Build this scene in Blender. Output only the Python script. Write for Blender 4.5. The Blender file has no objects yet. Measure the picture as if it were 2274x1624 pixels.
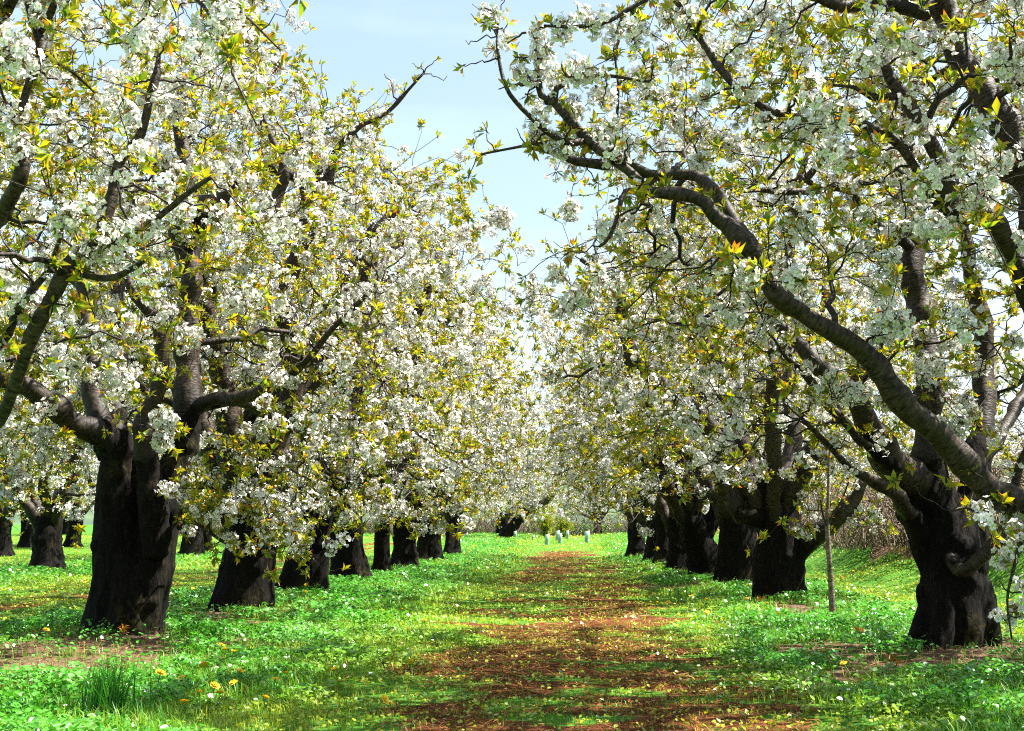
import bpy, math
import numpy as np
from mathutils import noise as mnoise, Vector

# ------------------------------------------------------------------ camera, world, sun, exposure
sc = bpy.context.scene
COL = sc.collection
F = 3000.0                      # focal length in pixels of a 2273 px wide picture
CAMZ = 0.95
PITCH = math.atan(357.0 / F)
YAW = math.atan(113.5 / F)
cam = bpy.data.cameras.new("camera")
cam.sensor_width = 36.0
cam.lens = F / 2273.0 * 36.0
cam.clip_start = 0.1
cam.clip_end = 6000.0
cam.dof.use_dof = True
cam.dof.focus_distance = 12.0
cam.dof.aperture_fstop = 11.0
camo = bpy.data.objects.new("camera", cam)
camo.location = (0, 0, CAMZ)
camo.rotation_euler = (math.pi / 2 + PITCH, 0, YAW)
COL.objects.link(camo)
sc.camera = camo

SUN_EL = math.radians(57)
SUN_AZ = math.radians(80)       # clockwise from +Y (north) towards +X
w = bpy.data.worlds.new("World")
sc.world = w
w.use_nodes = True
nt = w.node_tree
nt.nodes.clear()
out = nt.nodes.new("ShaderNodeOutputWorld")
bg = nt.nodes.new("ShaderNodeBackground")
sky = nt.nodes.new("ShaderNodeTexSky")
sky.sky_type = 'NISHITA'
sky.sun_disc = False
sky.sun_elevation = SUN_EL
sky.sun_rotation = SUN_AZ
sky.air_density = 1.0
sky.dust_density = 1.5
sky.ozone_density = 0.6
tc = nt.nodes.new("ShaderNodeTexCoord")
mp = nt.nodes.new("ShaderNodeMapping")
mp.inputs['Scale'].default_value = (1.2, 1.2, 5.0)
cn = nt.nodes.new("ShaderNodeTexNoise")
cn.inputs['Scale'].default_value = 2.2
cn.inputs['Detail'].default_value = 6
cr = nt.nodes.new("ShaderNodeMapRange")
cr.inputs['From Min'].default_value = 0.38
cr.inputs['From Max'].default_value = 0.72
cr.inputs['To Min'].default_value = 0.2
cr.inputs['To Max'].default_value = 0.5
cm = nt.nodes.new("ShaderNodeMixRGB")
cm.inputs['Color2'].default_value = (7.3, 9.2, 10.6, 1)
nt.links.new(tc.outputs['Generated'], mp.inputs['Vector'])
nt.links.new(mp.outputs[0], cn.inputs['Vector'])
nt.links.new(cn.outputs['Fac'], cr.inputs['Value'])
nt.links.new(cr.outputs[0], cm.inputs['Fac'])
nt.links.new(sky.outputs[0], cm.inputs['Color1'])
nt.links.new(cm.outputs[0], bg.inputs['Color'])
bg.inputs['Strength'].default_value = 0.052
nt.links.new(bg.outputs[0], out.inputs['Surface'])

sl = bpy.data.lights.new("sun", 'SUN')
sl.energy = 5.0
sl.angle = math.radians(0.5)
sl.color = (1.0, 0.955, 0.88)
so = bpy.data.objects.new("sun", sl)
sd = Vector((math.sin(SUN_AZ) * math.cos(SUN_EL), math.cos(SUN_AZ) * math.cos(SUN_EL), math.sin(SUN_EL)))
so.rotation_euler = sd.to_track_quat('Z', 'Y').to_euler()
so.location = (20, 0, 30)
COL.objects.link(so)

vs = sc.view_settings
vs.view_transform = 'Standard'
vs.look = 'None'
vs.exposure = 2.05
vs.gamma = 1.0
vs.use_curve_mapping = False
sc.cycles.max_bounces = 6
sc.cycles.diffuse_bounces = 2
sc.cycles.glossy_bounces = 2
sc.cycles.transmission_bounces = 4
sc.cycles.use_denoising = False
sc.cycles.use_adaptive_sampling = True
sc.cycles.filter_width = 1.1

# ------------------------------------------------------------------ numeric helpers
R = np.random.default_rng(7)


def nrm(v):
    return v / np.maximum(np.linalg.norm(v, axis=-1, keepdims=True), 1e-9)


def sst(a, b, x):
    t = np.clip((x - a) / (b - a), 0, 1)
    return t * t * (3 - 2 * t)


class Waves:
    """Smooth random field, roughly -1..1, a sum of sines."""
    def __init__(s, seed, scale, k=9, dim=2, octaves=2):
        g = np.random.default_rng(seed)
        s.parts = []
        for o in range(octaves):
            d = nrm(g.normal(size=(k, dim))) * (2 * math.pi / scale) * (2.1 ** o) * g.uniform(.6, 1.4, (k, 1))
            s.parts.append((d, g.uniform(0, 6.28, k), 0.55 ** o))

    def __call__(s, p):
        r = 0
        for d, ph, a in s.parts:
            r = r + a * np.sin(p @ d.T + ph).sum(-1)
        return r / (9 ** .5 * 1.2)


cy_, sy_ = math.cos(YAW), math.sin(YAW)
RZ = np.array([[cy_, -sy_, 0], [sy_, cy_, 0], [0, 0, 1]])
a_ = math.pi / 2 + PITCH
RX = np.array([[1, 0, 0], [0, math.cos(a_), -math.sin(a_)], [0, math.sin(a_), math.cos(a_)]])
RC = RZ @ RX
C0 = np.array([0, 0, CAMZ])


def at(px, py, D):
    """World point seen at a photo pixel, at distance D along the row (y = D)."""
    d = RC @ np.array([(px - 1136.5) / F, (812 - py) / F, -1.0])
    return C0 + d * (D / d[1])


UND = Waves(3, 3.5)


def hgt(x, y):
    x = np.asarray(x, float); y = np.asarray(y, float)
    p = np.stack(np.broadcast_arrays(x, y), -1)
    h = 0.018 * UND(p)
    h = h + 0.05 * (np.exp(-((x + 3.7) / 1.1) ** 2) + np.exp(-((x - 3.0) / 1.0) ** 2) + np.exp(-((x + 10.8) / 1.1) ** 2))
    far = 0.42 * sst(42, 62, y) + 0.012 * np.maximum(y - 62, 0)
    h = h + np.where(y < 120, far, 0.42 + 0.012 * 58)
    bank = (sst(4.8, 7.8, x + .25 * UND(p)) * 1.05 + 0.25 * sst(9.5, 16, x)) * sst(66, 50, y)
    return h + bank


def ground_at(px, py):
    d = RC @ np.array([(px - 1136.5) / F, (812 - py) / F, -1.0])
    q = C0[None] + (d / d[1])[None] * np.arange(4, 130, .04)[:, None]
    below = q[:, 2] <= hgt(q[:, 0], q[:, 1])
    return q[below.argmax()] if below.any() else q[-1]


# ------------------------------------------------------------------ mesh helpers
def make_mesh(name, verts, faces, mats, cols=None, vecs=None, smooth=False, mat_idx=None):
    """faces: list of int arrays, each (n, k) with one k per array."""
    me = bpy.data.meshes.new(name)
    verts = np.ascontiguousarray(verts, np.float32)
    me.vertices.add(len(verts))
    me.vertices.foreach_set('co', verts.ravel())
    faces = [f for f in faces if len(f)]
    loops = np.concatenate([f.ravel() for f in faces]).astype(np.int32)
    tot = np.concatenate([np.full(len(f), f.shape[1]) for f in faces]).astype(np.int32)
    start = np.concatenate([[0], np.cumsum(tot)[:-1]]).astype(np.int32)
    me.loops.add(len(loops))
    me.loops.foreach_set('vertex_index', loops)
    me.polygons.add(len(tot))
    me.polygons.foreach_set('loop_start', start)
    me.polygons.foreach_set('loop_total', tot)
    if mat_idx is not None:
        me.polygons.foreach_set('material_index', np.asarray(mat_idx, np.int32))
    if smooth:
        me.polygons.foreach_set('use_smooth', np.ones(len(tot), bool))
    for m in (mats if isinstance(mats, (list, tuple)) else [mats]):
        me.materials.append(m)
    if cols is not None:
        a = me.attributes.new('Col', 'FLOAT_COLOR', 'POINT')
        c = np.ones((len(verts), 4), np.float32); c[:, :3] = cols
        a.data.foreach_set('color', c.ravel())
    if vecs is not None:
        for k, v in vecs.items():
            a = me.attributes.new(k, 'FLOAT_VECTOR', 'POINT')
            a.data.foreach_set('vector', np.ascontiguousarray(v, np.float32).ravel())
    me.update(calc_edges=True)
    return me


def link(name, me, parent=None, loc=(0, 0, 0)):
    o = bpy.data.objects.new(name, me)
    COL.objects.link(o)
    o.location = loc
    if parent:
        o.parent = parent
    return o


def empty(name, loc=(0, 0, 0), parent=None):
    o = bpy.data.objects.new(name, None)
    o.empty_display_size = 0.2
    COL.objects.link(o)
    o.location = loc
    if parent:
        o.parent = parent
    return o


def tag(o, label=None, cat=None, group=None, kind=None):
    if label: o['label'] = label
    if cat: o['category'] = cat
    if group: o['group'] = group
    if kind: o['kind'] = kind
    return o


def tubes(P, r, k=5, rough=0.0, rng=None, cap=False):
    """P (B,n,3), r (B,n) -> verts, quads, bark vectors."""
    B, n, _ = P.shape
    T = nrm(np.gradient(P, axis=1))
    d = nrm(P[:, -1] - P[:, 0] + 1e-6)
    ref = np.where(np.abs(d[:, 2:3]) < .75, np.array([[0, 0, 1.]]), np.array([[1., 0, 0]]))
    ref = np.repeat(nrm(ref + 0.01)[:, None, :], n, 1)
    U = nrm(np.cross(T, ref)); V = np.cross(T, U)
    th = np.arange(k) / k * 2 * math.pi
    rr = r[:, :, None] * np.ones(k)
    if rough and rng is not None:
        rr = rr * (1 + rough * rng.normal(size=rr.shape))
    c, s = np.cos(th), np.sin(th)
    X = P[:, :, None, :] + rr[..., None] * (U[:, :, None, :] * c[:, None] + V[:, :, None, :] * s[:, None])
    along = np.concatenate([np.zeros((B, 1)), np.cumsum(np.linalg.norm(np.diff(P, axis=1), axis=2), 1)], 1)
    along = along + np.arange(B)[:, None] * 1.37 % 9.0
    vec = np.stack([np.broadcast_to(c, X.shape[:3]) * rr, np.broadcast_to(s, X.shape[:3]) * rr, np.repeat(along[:, :, None], k, 2)], -1)
    idx = np.arange(B * n * k).reshape(B, n, k)
    a = idx[:, :-1, :]; b = np.roll(a, -1, 2); e = idx[:, 1:, :]; f = np.roll(e, -1, 2)
    q = np.stack([a, b, f, e], -1).reshape(-1, 4)
    V_ = X.reshape(-1, 3); vec = vec.reshape(-1, 3)
    if cap:
        q2 = np.concatenate([idx[:, 0, ::-1], idx[:, -1, :]], 0)
        return V_, [q, q2], vec
    return V_, [q], vec


def resample(P, r, step):
    """Catmull-Rom through the points, then even spacing."""
    P = np.asarray(P, float); r = np.asarray(r, float)
    Q = np.vstack([2 * P[0] - P[1], P, 2 * P[-1] - P[-2]])
    o, ro = [], []
    for i in range(1, len(Q) - 2):
        t = np.linspace(0, 1, 10, endpoint=False)[:, None]
        p0, p1, p2, p3 = Q[i - 1:i + 3]
        o.append(.5 * (2 * p1 + (p2 - p0) * t + (2 * p0 - 5 * p1 + 4 * p2 - p3) * t * t + (3 * p1 - p0 - 3 * p2 + p3) * t ** 3))
        ro.append(r[i - 1] + (r[i] - r[i - 1]) * t[:, 0])
    o = np.vstack(o + [P[-1:]]); ro = np.concatenate(ro + [r[-1:]])
    L = np.concatenate([[0], np.cumsum(np.linalg.norm(np.diff(o, axis=0), axis=1))])
    n = max(3, int(L[-1] / step) + 1)
    s = np.linspace(0, L[-1], n)
    return np.stack([np.interp(s, L, o[:, j]) for j in range(3)], 1), np.interp(s, L, ro)


# ------------------------------------------------------------------ materials
def new_mat(name):
    m = bpy.data.materials.new(name)
    m.use_nodes = True
    t = m.node_tree
    t.nodes.clear()
    o = t.nodes.new("ShaderNodeOutputMaterial")
    return m, t, o


def N(t, kind, **kw):
    n = t.nodes.new("ShaderNode" + kind)
    for k, v in kw.items():
        if k in n.inputs.keys():
            n.inputs[k].default_value = v
        else:
            setattr(n, k, v)
    return n


def ramp(t, fac, stops):
    n = t.nodes.new("ShaderNodeValToRGB")
    e = n.color_ramp.elements
    while len(e) < len(stops):
        e.new(0.5)
    for el, (p, c) in zip(e, stops):
        el.position = p
        el.color = (*c, 1) if len(c) == 3 else c
    t.links.new(fac, n.inputs['Fac'])
    return n.outputs['Color']


def thin_mat(name, trans, rough, spec, tint_t=(1, 1, 1)):
    """Petal or leaf: colour attribute, part reflected and part shining through."""
    m, t, o = new_mat(name)
    a = N(t, "Attribute", attribute_name='Col')
    p = N(t, "BsdfPrincipled", Roughness=rough)
    p.inputs['Specular IOR Level'].default_value = spec
    tr = N(t, "BsdfTranslucent")
    mul = N(t, "MixRGB", blend_type='MULTIPLY')
    mul.inputs['Fac'].default_value = 1
    mul.inputs['Color2'].default_value = (*tint_t, 1)
    mx = N(t, "MixShader")
    mx.inputs[0].default_value = trans
    t.links.new(a.outputs['Color'], p.inputs['Base Color'])
    t.links.new(a.outputs['Color'], mul.inputs['Color1'])
    t.links.new(mul.outputs[0], tr.inputs['Color'])
    t.links.new(p.outputs[0], mx.inputs[1]); t.links.new(tr.outputs[0], mx.inputs[2])
    t.links.new(mx.outputs[0], o.inputs['Surface'])
    return m


M_PETAL = thin_mat("cherry_petals", 0.2, 0.6, 0.15)
M_LEAF = thin_mat("young_cherry_leaves", 0.45, 0.34, 0.4, (1.5, 1.35, .7))
M_HERB = thin_mat("ground_herbs", 0.28, 0.26, 0.5, (1.25, 1.2, .6))
M_GRASS = thin_mat("grass_blades", 0.38, 0.45, 0.3, (1.25, 1.2, .6))
M_DRY = thin_mat("dry_stalks", 0.1, 0.8, 0.1)


def bark_trunk():
    m, t, o = new_mat("old_fissured_bark")
    tcn = N(t, "TexCoord")
    mpn = N(t, "Mapping"); mpn.inputs['Scale'].default_value = (14, 14, 4.0)
    n1 = N(t, "TexNoise", Scale=2.6, Detail=8.0, Roughness=0.65)
    n2 = N(t, "TexNoise", Scale=1.7, Detail=4.0)
    n3 = N(t, "TexNoise", Scale=28.0, Detail=3.0)
    t.links.new(tcn.outputs['Object'], mpn.inputs['Vector'])
    t.links.new(mpn.outputs[0], n1.inputs['Vector'])
    t.links.new(tcn.outputs['Object'], n2.inputs['Vector'])
    t.links.new(tcn.outputs['Object'], n3.inputs['Vector'])
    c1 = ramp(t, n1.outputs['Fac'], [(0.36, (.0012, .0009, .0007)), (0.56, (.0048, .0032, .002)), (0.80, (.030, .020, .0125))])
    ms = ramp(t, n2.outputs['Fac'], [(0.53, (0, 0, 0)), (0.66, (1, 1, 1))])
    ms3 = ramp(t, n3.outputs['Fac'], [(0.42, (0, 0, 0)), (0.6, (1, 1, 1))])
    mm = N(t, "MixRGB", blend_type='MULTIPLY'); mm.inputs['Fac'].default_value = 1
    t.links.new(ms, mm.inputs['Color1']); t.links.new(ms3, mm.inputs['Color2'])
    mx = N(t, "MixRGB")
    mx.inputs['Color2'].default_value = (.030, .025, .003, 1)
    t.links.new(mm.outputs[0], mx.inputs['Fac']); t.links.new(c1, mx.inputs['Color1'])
    p = N(t, "BsdfPrincipled", Roughness=0.9)
    p.inputs['Specular IOR Level'].default_value = 0.15
    b = N(t, "Bump", Strength=0.9, Distance=0.03)
    t.links.new(n1.outputs['Fac'], b.inputs['Height'])
    t.links.new(mx.outputs[0], p.inputs['Base Color']); t.links.new(b.outputs[0], p.inputs['Normal'])
    t.links.new(p.outputs[0], o.inputs['Surface'])
    return m


def bark_limb(name, lo, mid, hi, ring=1.0):
    """Smooth cherry bark with rings of lenticels round the limb."""
    m, t, o = new_mat(name)
    a = N(t, "Attribute", attribute_name='bark')
    mpn = N(t, "Mapping"); mpn.inputs['Scale'].default_value = (22, 22, 60)
    n1 = N(t, "TexNoise", Scale=1.0, Detail=4.0, Roughness=0.6)
    n2 = N(t, "TexNoise", Scale=7.0, Detail=4.0)
    t.links.new(a.outputs['Vector'], mpn.inputs['Vector'])
    t.links.new(mpn.outputs[0], n1.inputs['Vector'])
    t.links.new(a.outputs['Vector'], n2.inputs['Vector'])
    c1 = ramp(t, n1.outputs['Fac'], [(0.38, lo), (0.46, mid), (0.70, hi)])
    ms = ramp(t, n2.outputs['Fac'], [(0.52, (0, 0, 0)), (0.68, (.8, .8, .8))])
    mx = N(t, "MixRGB")
    mx.inputs['Color2'].default_value = (.026, .021, .004, 1)
    t.links.new(ms, mx.inputs['Fac']); t.links.new(c1, mx.inputs['Color1'])
    ag = N(t, "Attribute", attribute_name='age')
    sx = N(t, "SeparateXYZ"); t.links.new(ag.outputs['Vector'], sx.inputs[0])
    ol = ramp(t, n2.outputs['Fac'], [(0.4, (.002, .0015, .001)), (0.7, (.016, .011, .006))])
    mo = N(t, "MixRGB"); t.links.new(sx.outputs[0], mo.inputs['Fac']); t.links.new(mx.outputs[0], mo.inputs['Color1']); t.links.new(ol, mo.inputs['Color2'])
    mx = mo
    p = N(t, "BsdfPrincipled", Roughness=0.55)
    p.inputs['Specular IOR Level'].default_value = 0.22
    b = N(t, "Bump", Strength=0.8, Distance=0.01)
    t.links.new(n1.outputs['Fac'], b.inputs['Height'])
    t.links.new(mx.outputs[0], p.inputs['Base Color']); t.links.new(b.outputs[0], p.inputs['Normal'])
    t.links.new(p.outputs[0], o.inputs['Surface'])
    return m


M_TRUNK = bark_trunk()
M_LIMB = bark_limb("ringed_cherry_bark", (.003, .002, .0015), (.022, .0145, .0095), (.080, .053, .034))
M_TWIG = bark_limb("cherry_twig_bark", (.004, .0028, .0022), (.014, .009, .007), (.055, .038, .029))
M_POLE = bark_limb("young_grey_bark", (.05, .036, .026), (.12, .092, .07), (.22, .175, .135))


def ground_mat():
    m, t, o = new_mat("orchard_floor")
    a = N(t, "Attribute", attribute_name='Col')         # r = mulch, g = bare soil, b = dry bank
    sp = N(t, "SeparateColor")
    t.links.new(a.outputs['Color'], sp.inputs[0])
    tcn = N(t, "TexCoord")
    nf = N(t, "TexNoise", Scale=22.0, Detail=7.0, Roughness=0.7)
    nm = N(t, "TexNoise", Scale=2.6, Detail=6.0, Roughness=0.65)
    for n in (nf, nm):
        t.links.new(tcn.outputs['Object'], n.inputs['Vector'])
    green = ramp(t, nf.outputs['Fac'], [(0.3, (.022, .07, .008)), (0.52, (.055, .17, .015)), (0.75, (.13, .27, .03))])
    mulch = ramp(t, nf.outputs['Fac'], [(0.3, (.025, .008, .003)), (0.5, (.105, .032, .010)), (0.72, (.23, .095, .035))])
    soil = ramp(t, nf.outputs['Fac'], [(0.3, (.035, .021, .013)), (0.5, (.12, .075, .045)), (0.75, (.24, .16, .10))])

    def mixby(src, c1, c2, gain):
        s = N(t, "Math", operation='MULTIPLY'); s.inputs[1].default_value = gain
        t.links.new(nm.outputs['Fac'], s.inputs[0])
        ad = N(t, "Math", operation='ADD'); t.links.new(src, ad.inputs[0]); t.links.new(s.outputs[0], ad.inputs[1])
        rr = ramp(t, ad.outputs[0], [(0.45 + gain * .5, (0, 0, 0)), (0.62 + gain * .5, (1, 1, 1))])
        x = N(t, "MixRGB")
        t.links.new(rr, x.inputs['Fac']); t.links.new(c1, x.inputs['Color1']); t.links.new(c2, x.inputs['Color2'])
        return x.outputs[0]
    c = mixby(sp.outputs[0], green, mulch, 0.5)
    c = mixby(sp.outputs[1], c, soil, 0.5)
    c = mixby(sp.outputs[2], c, soil, 0.5)
    p = N(t, "BsdfPrincipled", Roughness=0.95)
    p.inputs['Specular IOR Level'].default_value = 0.1
    b = N(t, "Bump", Strength=0.8, Distance=0.03)
    t.links.new(nf.outputs['Fac'], b.inputs['Height'])
    t.links.new(c, p.inputs['Base Color']); t.links.new(b.outputs[0], p.inputs['Normal'])
    t.links.new(p.outputs[0], o.inputs['Surface'])
    return m


M_GROUND = ground_mat()


def flat_mat(name, c1, c2, scale=20.0, rough=0.7, trans=0.0):
    m, t, o = new_mat(name)
    tcn = N(t, "TexCoord")
    n = N(t, "TexNoise", Scale=scale, Detail=4.0)
    t.links.new(tcn.outputs['Object'], n.inputs['Vector'])
    c = ramp(t, n.outputs['Fac'], [(0.35, c1), (0.65, c2)])
    p = N(t, "BsdfPrincipled", Roughness=rough)
    t.links.new(c, p.inputs['Base Color'])
    if trans:
        tr = N(t, "BsdfTranslucent"); t.links.new(c, tr.inputs['Color'])
        mx = N(t, "MixShader"); mx.inputs[0].default_value = trans
        t.links.new(p.outputs[0], mx.inputs[1]); t.links.new(tr.outputs[0], mx.inputs[2])
        t.links.new(mx.outputs[0], o.inputs['Surface'])
    else:
        t.links.new(p.outputs[0], o.inputs['Surface'])
    return m


M_YELLOW = flat_mat("dandelion_yellow", (.85, .48, .004), (.90, .62, .01), 60)
M_STEM = flat_mat("flower_stem", (.09, .2, .03), (.14, .28, .05), 30)
M_TUBE = flat_mat("tree_guard_plastic", (.30, .46, .32), (.42, .56, .42), 8, 0.4, 0.4)
M_HILL = flat_mat("wooded_hill", (.03, .06, .03), (.07, .12, .05), 0.02, 0.95)

# ------------------------------------------------------------------ ground
NP1, NP2, NS = Waves(11, 2.4), Waves(12, 0.7), Waves(13, 1.1)
NB = Waves(14, 5.0)
TREE_SPOTS = []                  # filled by hand: where soil lies bare round a trunk


def f_path(x, y):
    p = np.stack([x, y], -1)
    ps = p * np.array([1, .55])
    e = np.abs(x - 0.12) + 0.35 * NP1(p)
    a = sst(1.65, 0.6, e) * sst(52, 44, y) * sst(2, 4, y)
    e2 = np.abs(x + 7.3) + 0.4 * NP1(p)
    a2 = sst(1.5, 0.6, e2) * 0.55
    return np.maximum(a, a2)


def f_mulch(x, y):
    p = np.stack([x, y], -1)
    k = f_path(x, y)
    return np.clip(k * (0.80 + 0.5 * NP1(p * np.array([.9, .8])) + 0.45 * NP2(p)), 0, 1)


def f_soil(x, y):
    p = np.stack([x, y], -1)
    s = np.zeros_like(x)
    for bx, by, rr, k in TREE_SPOTS:
        d = np.hypot((x - bx), (y - by) * 0.9)
        s = np.maximum(s, k * np.exp(-(d / rr) ** 2 * .8))
    return np.clip(s + (0.28 * NS(p) + .2 * NP2(p)) * (s > .08), 0, 1)


def f_bank(x, y):
    return sst(5.3, 7.2, x + .3 * NP1(np.stack([x, y], -1))) * sst(64, 50, y)


# ------------------------------------------------------------------ leaf and flower templates
def templ_flower_cluster(rng, detail):
    """A ball of cherry flowers on short stalks around the origin."""
    n = rng.integers(17, 30) if detail else rng.integers(10, 17)
    vs_, qs, cs = [], [], []
    k = 0
    for _ in range(n):
        d = nrm(rng.normal(size=3) + np.array([0, 0, -.15]))
        c = d * rng.uniform(.030, .064)
        nn = nrm(d + rng.normal(size=3) * .35)
        u = nrm(np.cross(nn, rng.normal(size=3))); v = np.cross(nn, u)
        r = rng.uniform(.0150, .0190)
        white = np.array([.82, .795, .805]) * rng.uniform(.9, 1.04)
        if rng.random() < .12:
            r *= .55
        cup = rng.uniform(.1, .55)
        if detail:
            for j in range(5):
                a = j * 1.2566 + rng.uniform(-.1, .1)
                e = lambda ang, rad, up: c + (u * math.cos(ang) + v * math.sin(ang)) * rad + nn * up
                vs_ += [c, e(a - .58, r * .84, r * cup * .75), e(a, r * 1.03, r * cup * rng.uniform(.7, 1.2)), e(a + .58, r * .84, r * cup * .75)]
                qs.append([k, k + 1, k + 2, k + 3]); k += 4
                wp = white * rng.uniform(.9, 1.03); cs += [wp * np.array([.93, .93, .78]), wp, wp, wp]
            o_ = c + nn * r * .16
            vs_ += [o_ + u * r * .26, o_ + v * r * .26, o_ - u * r * .26, o_ - v * r * .26]
            qs.append([k, k + 1, k + 2, k + 3]); k += 4
            cs += [np.array([.55, .50, .18])] * 4
            # stalk and calyx
            s = nrm(np.cross(d, rng.normal(size=3))) * .0022
            vs_ += [d * .004 - s, d * .004 + s, c + s - nn * .002, c - s - nn * .002]
            qs.append([k, k + 1, k + 2, k + 3]); k += 4
            g = np.array([.16, .20, .03]) if rng.random() < .6 else np.array([.22, .09, .03])
            cs += [g] * 4
        else:
            r *= 1.0
            vs_ += [c + u * r + nn * r * .3, c + v * r * rng.uniform(.8, 1.1), c - u * r + nn * r * .3, c - v * r * rng.uniform(.8, 1.1)]
            qs.append([k, k + 1, k + 2, k + 3]); k += 4
            wv = white * rng.uniform(.92, 1.0)
            cs += [wv] * 4
    return np.array(vs_), np.array(qs), np.array(cs)


def templ_rosette(rng, detail):
    """A spray of young cherry leaves opening along +Z."""
    n = rng.integers(6, 11) if detail else rng.integers(4, 7)
    vs_, ts, cs = [], [], []
    k = 0
    a0 = rng.uniform(0, 6.28)
    for j in range(n):
        a = a0 + j * 2.4 + rng.uniform(-.3, .3)
        el = rng.uniform(.15, 1.25)
        d = np.array([math.cos(a) * math.cos(el), math.sin(a) * math.cos(el), math.sin(el)])
        L = rng.uniform(.030, .064) * (1.0 if detail else 1.1)
        wd = L * rng.uniform(.16, .23)
        side = nrm(np.cross(d, np.array([0, 0, 1.]) + rng.normal(size=3) * .3)); up = np.cross(side, d)
        b = d * .008
        droop = rng.uniform(-.35, .15)
        mid = b + d * L * .5 + up * L * .06
        tip = b + d * L + up * L * droop
        fold = up * wd * rng.uniform(.2, .7)
        vs_ += [b, mid - side * wd + fold, mid, mid + side * wd + fold, tip]
        ts += [[k, k + 2, k + 1], [k, k + 3, k + 2], [k + 1, k + 2, k + 4], [k + 2, k + 3, k + 4]]; k += 5
        q = rng.random()
        if q < .60:
            base = np.array([.28, .285, .012]) * rng.uniform(.7, 1.25); tipc = np.array([.38, .28, .010])
        elif q < .73:
            base = np.array([.33, .20, .010]); tipc = np.array([.55, .11, .012])
        else:
            base = np.array([.12, .22, .012]) * rng.uniform(.7, 1.2); tipc = np.array([.26, .27, .012])
        cs += [base, base, base * 1.1, base, tipc]
    # dark green bud scales at the heart
    for j in range(3):
        d = nrm(rng.normal(size=3)); s = nrm(np.cross(d, rng.normal(size=3))) * .005
        vs_ += [-s, s, d * .022]
        ts.append([k, k + 1, k + 2]); k += 3
        cs += [np.array([.09, .10, .012])] * 3
    return np.array(vs_), np.array(ts), np.array(cs)


def stamp(templates, pos, zdir, scale, rng, align=True):
    """Copies of random templates at pos; returns verts, faces, colours."""
    n = len(pos)
    which = rng.integers(0, len(templates), n)
    ang = rng.uniform(0, 6.283, n)
    z = nrm(zdir + rng.normal(size=(n, 3)) * .25) if align else nrm(rng.normal(size=(n, 3)))
    x = nrm(np.cross(z, rng.normal(size=(n, 3)))); y = np.cross(z, x)
    M = np.stack([x, y, z], 2) * scale[:, None, None]
    VV, FF, CC = [], [], []
    off = 0
    for k, (tv, tf, tcol) in enumerate(templates):
        i = np.nonzero(which == k)[0]
        if not len(i):
            continue
        v = np.einsum('nij,vj->nvi', M[i], tv) + pos[i][:, None, :]
        VV.append(v.reshape(-1, 3))
        FF.append((tf[None] + off + (np.arange(len(i)) * len(tv))[:, None, None]).reshape(-1, tf.shape[1]))
        br = rng.uniform(.9, 1.08, (len(i), 1, 1))
        CC.append(np.clip(tcol[None] * br, 0, .92).reshape(-1, 3))
        off += len(i) * len(tv)
    return np.vstack(VV), np.vstack(FF), np.vstack(CC)


TR = np.random.default_rng(21)
FLOWERS = {d: [templ_flower_cluster(TR, d) for _ in range(20)] for d in (0, 1)}
LEAVES = {d: [templ_rosette(TR, d) for _ in range(20)] for d in (0, 1)}
FIELD = Waves(31, 1.1, dim=3)
FIELD2 = Waves(32, 0.45, dim=3)

PROF_Z = np.array([.55, 1.0, 1.5, 2.2, 3.2, 4.2, 4.9, 5.6, 6.2, 6.5])
PROF_R = np.array([2.3, 2.8, 3.05, 3.2, 3.25, 3.0, 2.65, 1.95, 1.1, .3])


def envelope(n, rng, c, rx=1.0, ry=.9, zs=1.0, low=0.35):
    """Random points in the crown: dome above, hanging skirt below, hollow round the trunk."""
    out_ = []
    got = 0
    while got < n:
        m = n * 3
        z = rng.uniform(.6, 6.4, m)
        a = rng.uniform(0, 6.283, m)
        rad = np.sqrt(rng.uniform(0, 1, m))
        ok = rng.uniform(0, 1, m) < (np.interp(z, PROF_Z, PROF_R) / 3.25) ** 2
        hollow = np.interp(z, [.6, 1.2, 1.8, 2.6, 3.4, 4.4], [.75, .62, .48, .28, .10, 0])
        ok &= rad > hollow
        ok &= (z > 1.9) | (rng.uniform(0, 1, m) < np.interp(z, [.6, 1.0, 1.4, 1.9], [.02, .08, low, 1]))
        rr = rad * np.interp(z, PROF_Z, PROF_R) * (1 + .10 * np.sin(3 * a + c[0] * 5) + .07 * np.sin(5 * a + z * 2 + c[1]))
        p = np.stack([np.cos(a) * rr * rx, np.sin(a) * rr * ry, z * zs], 1)[ok]
        f = FIELD(p + c)
        p = p[rng.uniform(-1.1, .5, len(p)) < f]
        out_.append(p); got += len(p)
    return np.vstack(out_)[:n] + np.array([c[0], c[1], c[2]])


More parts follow.
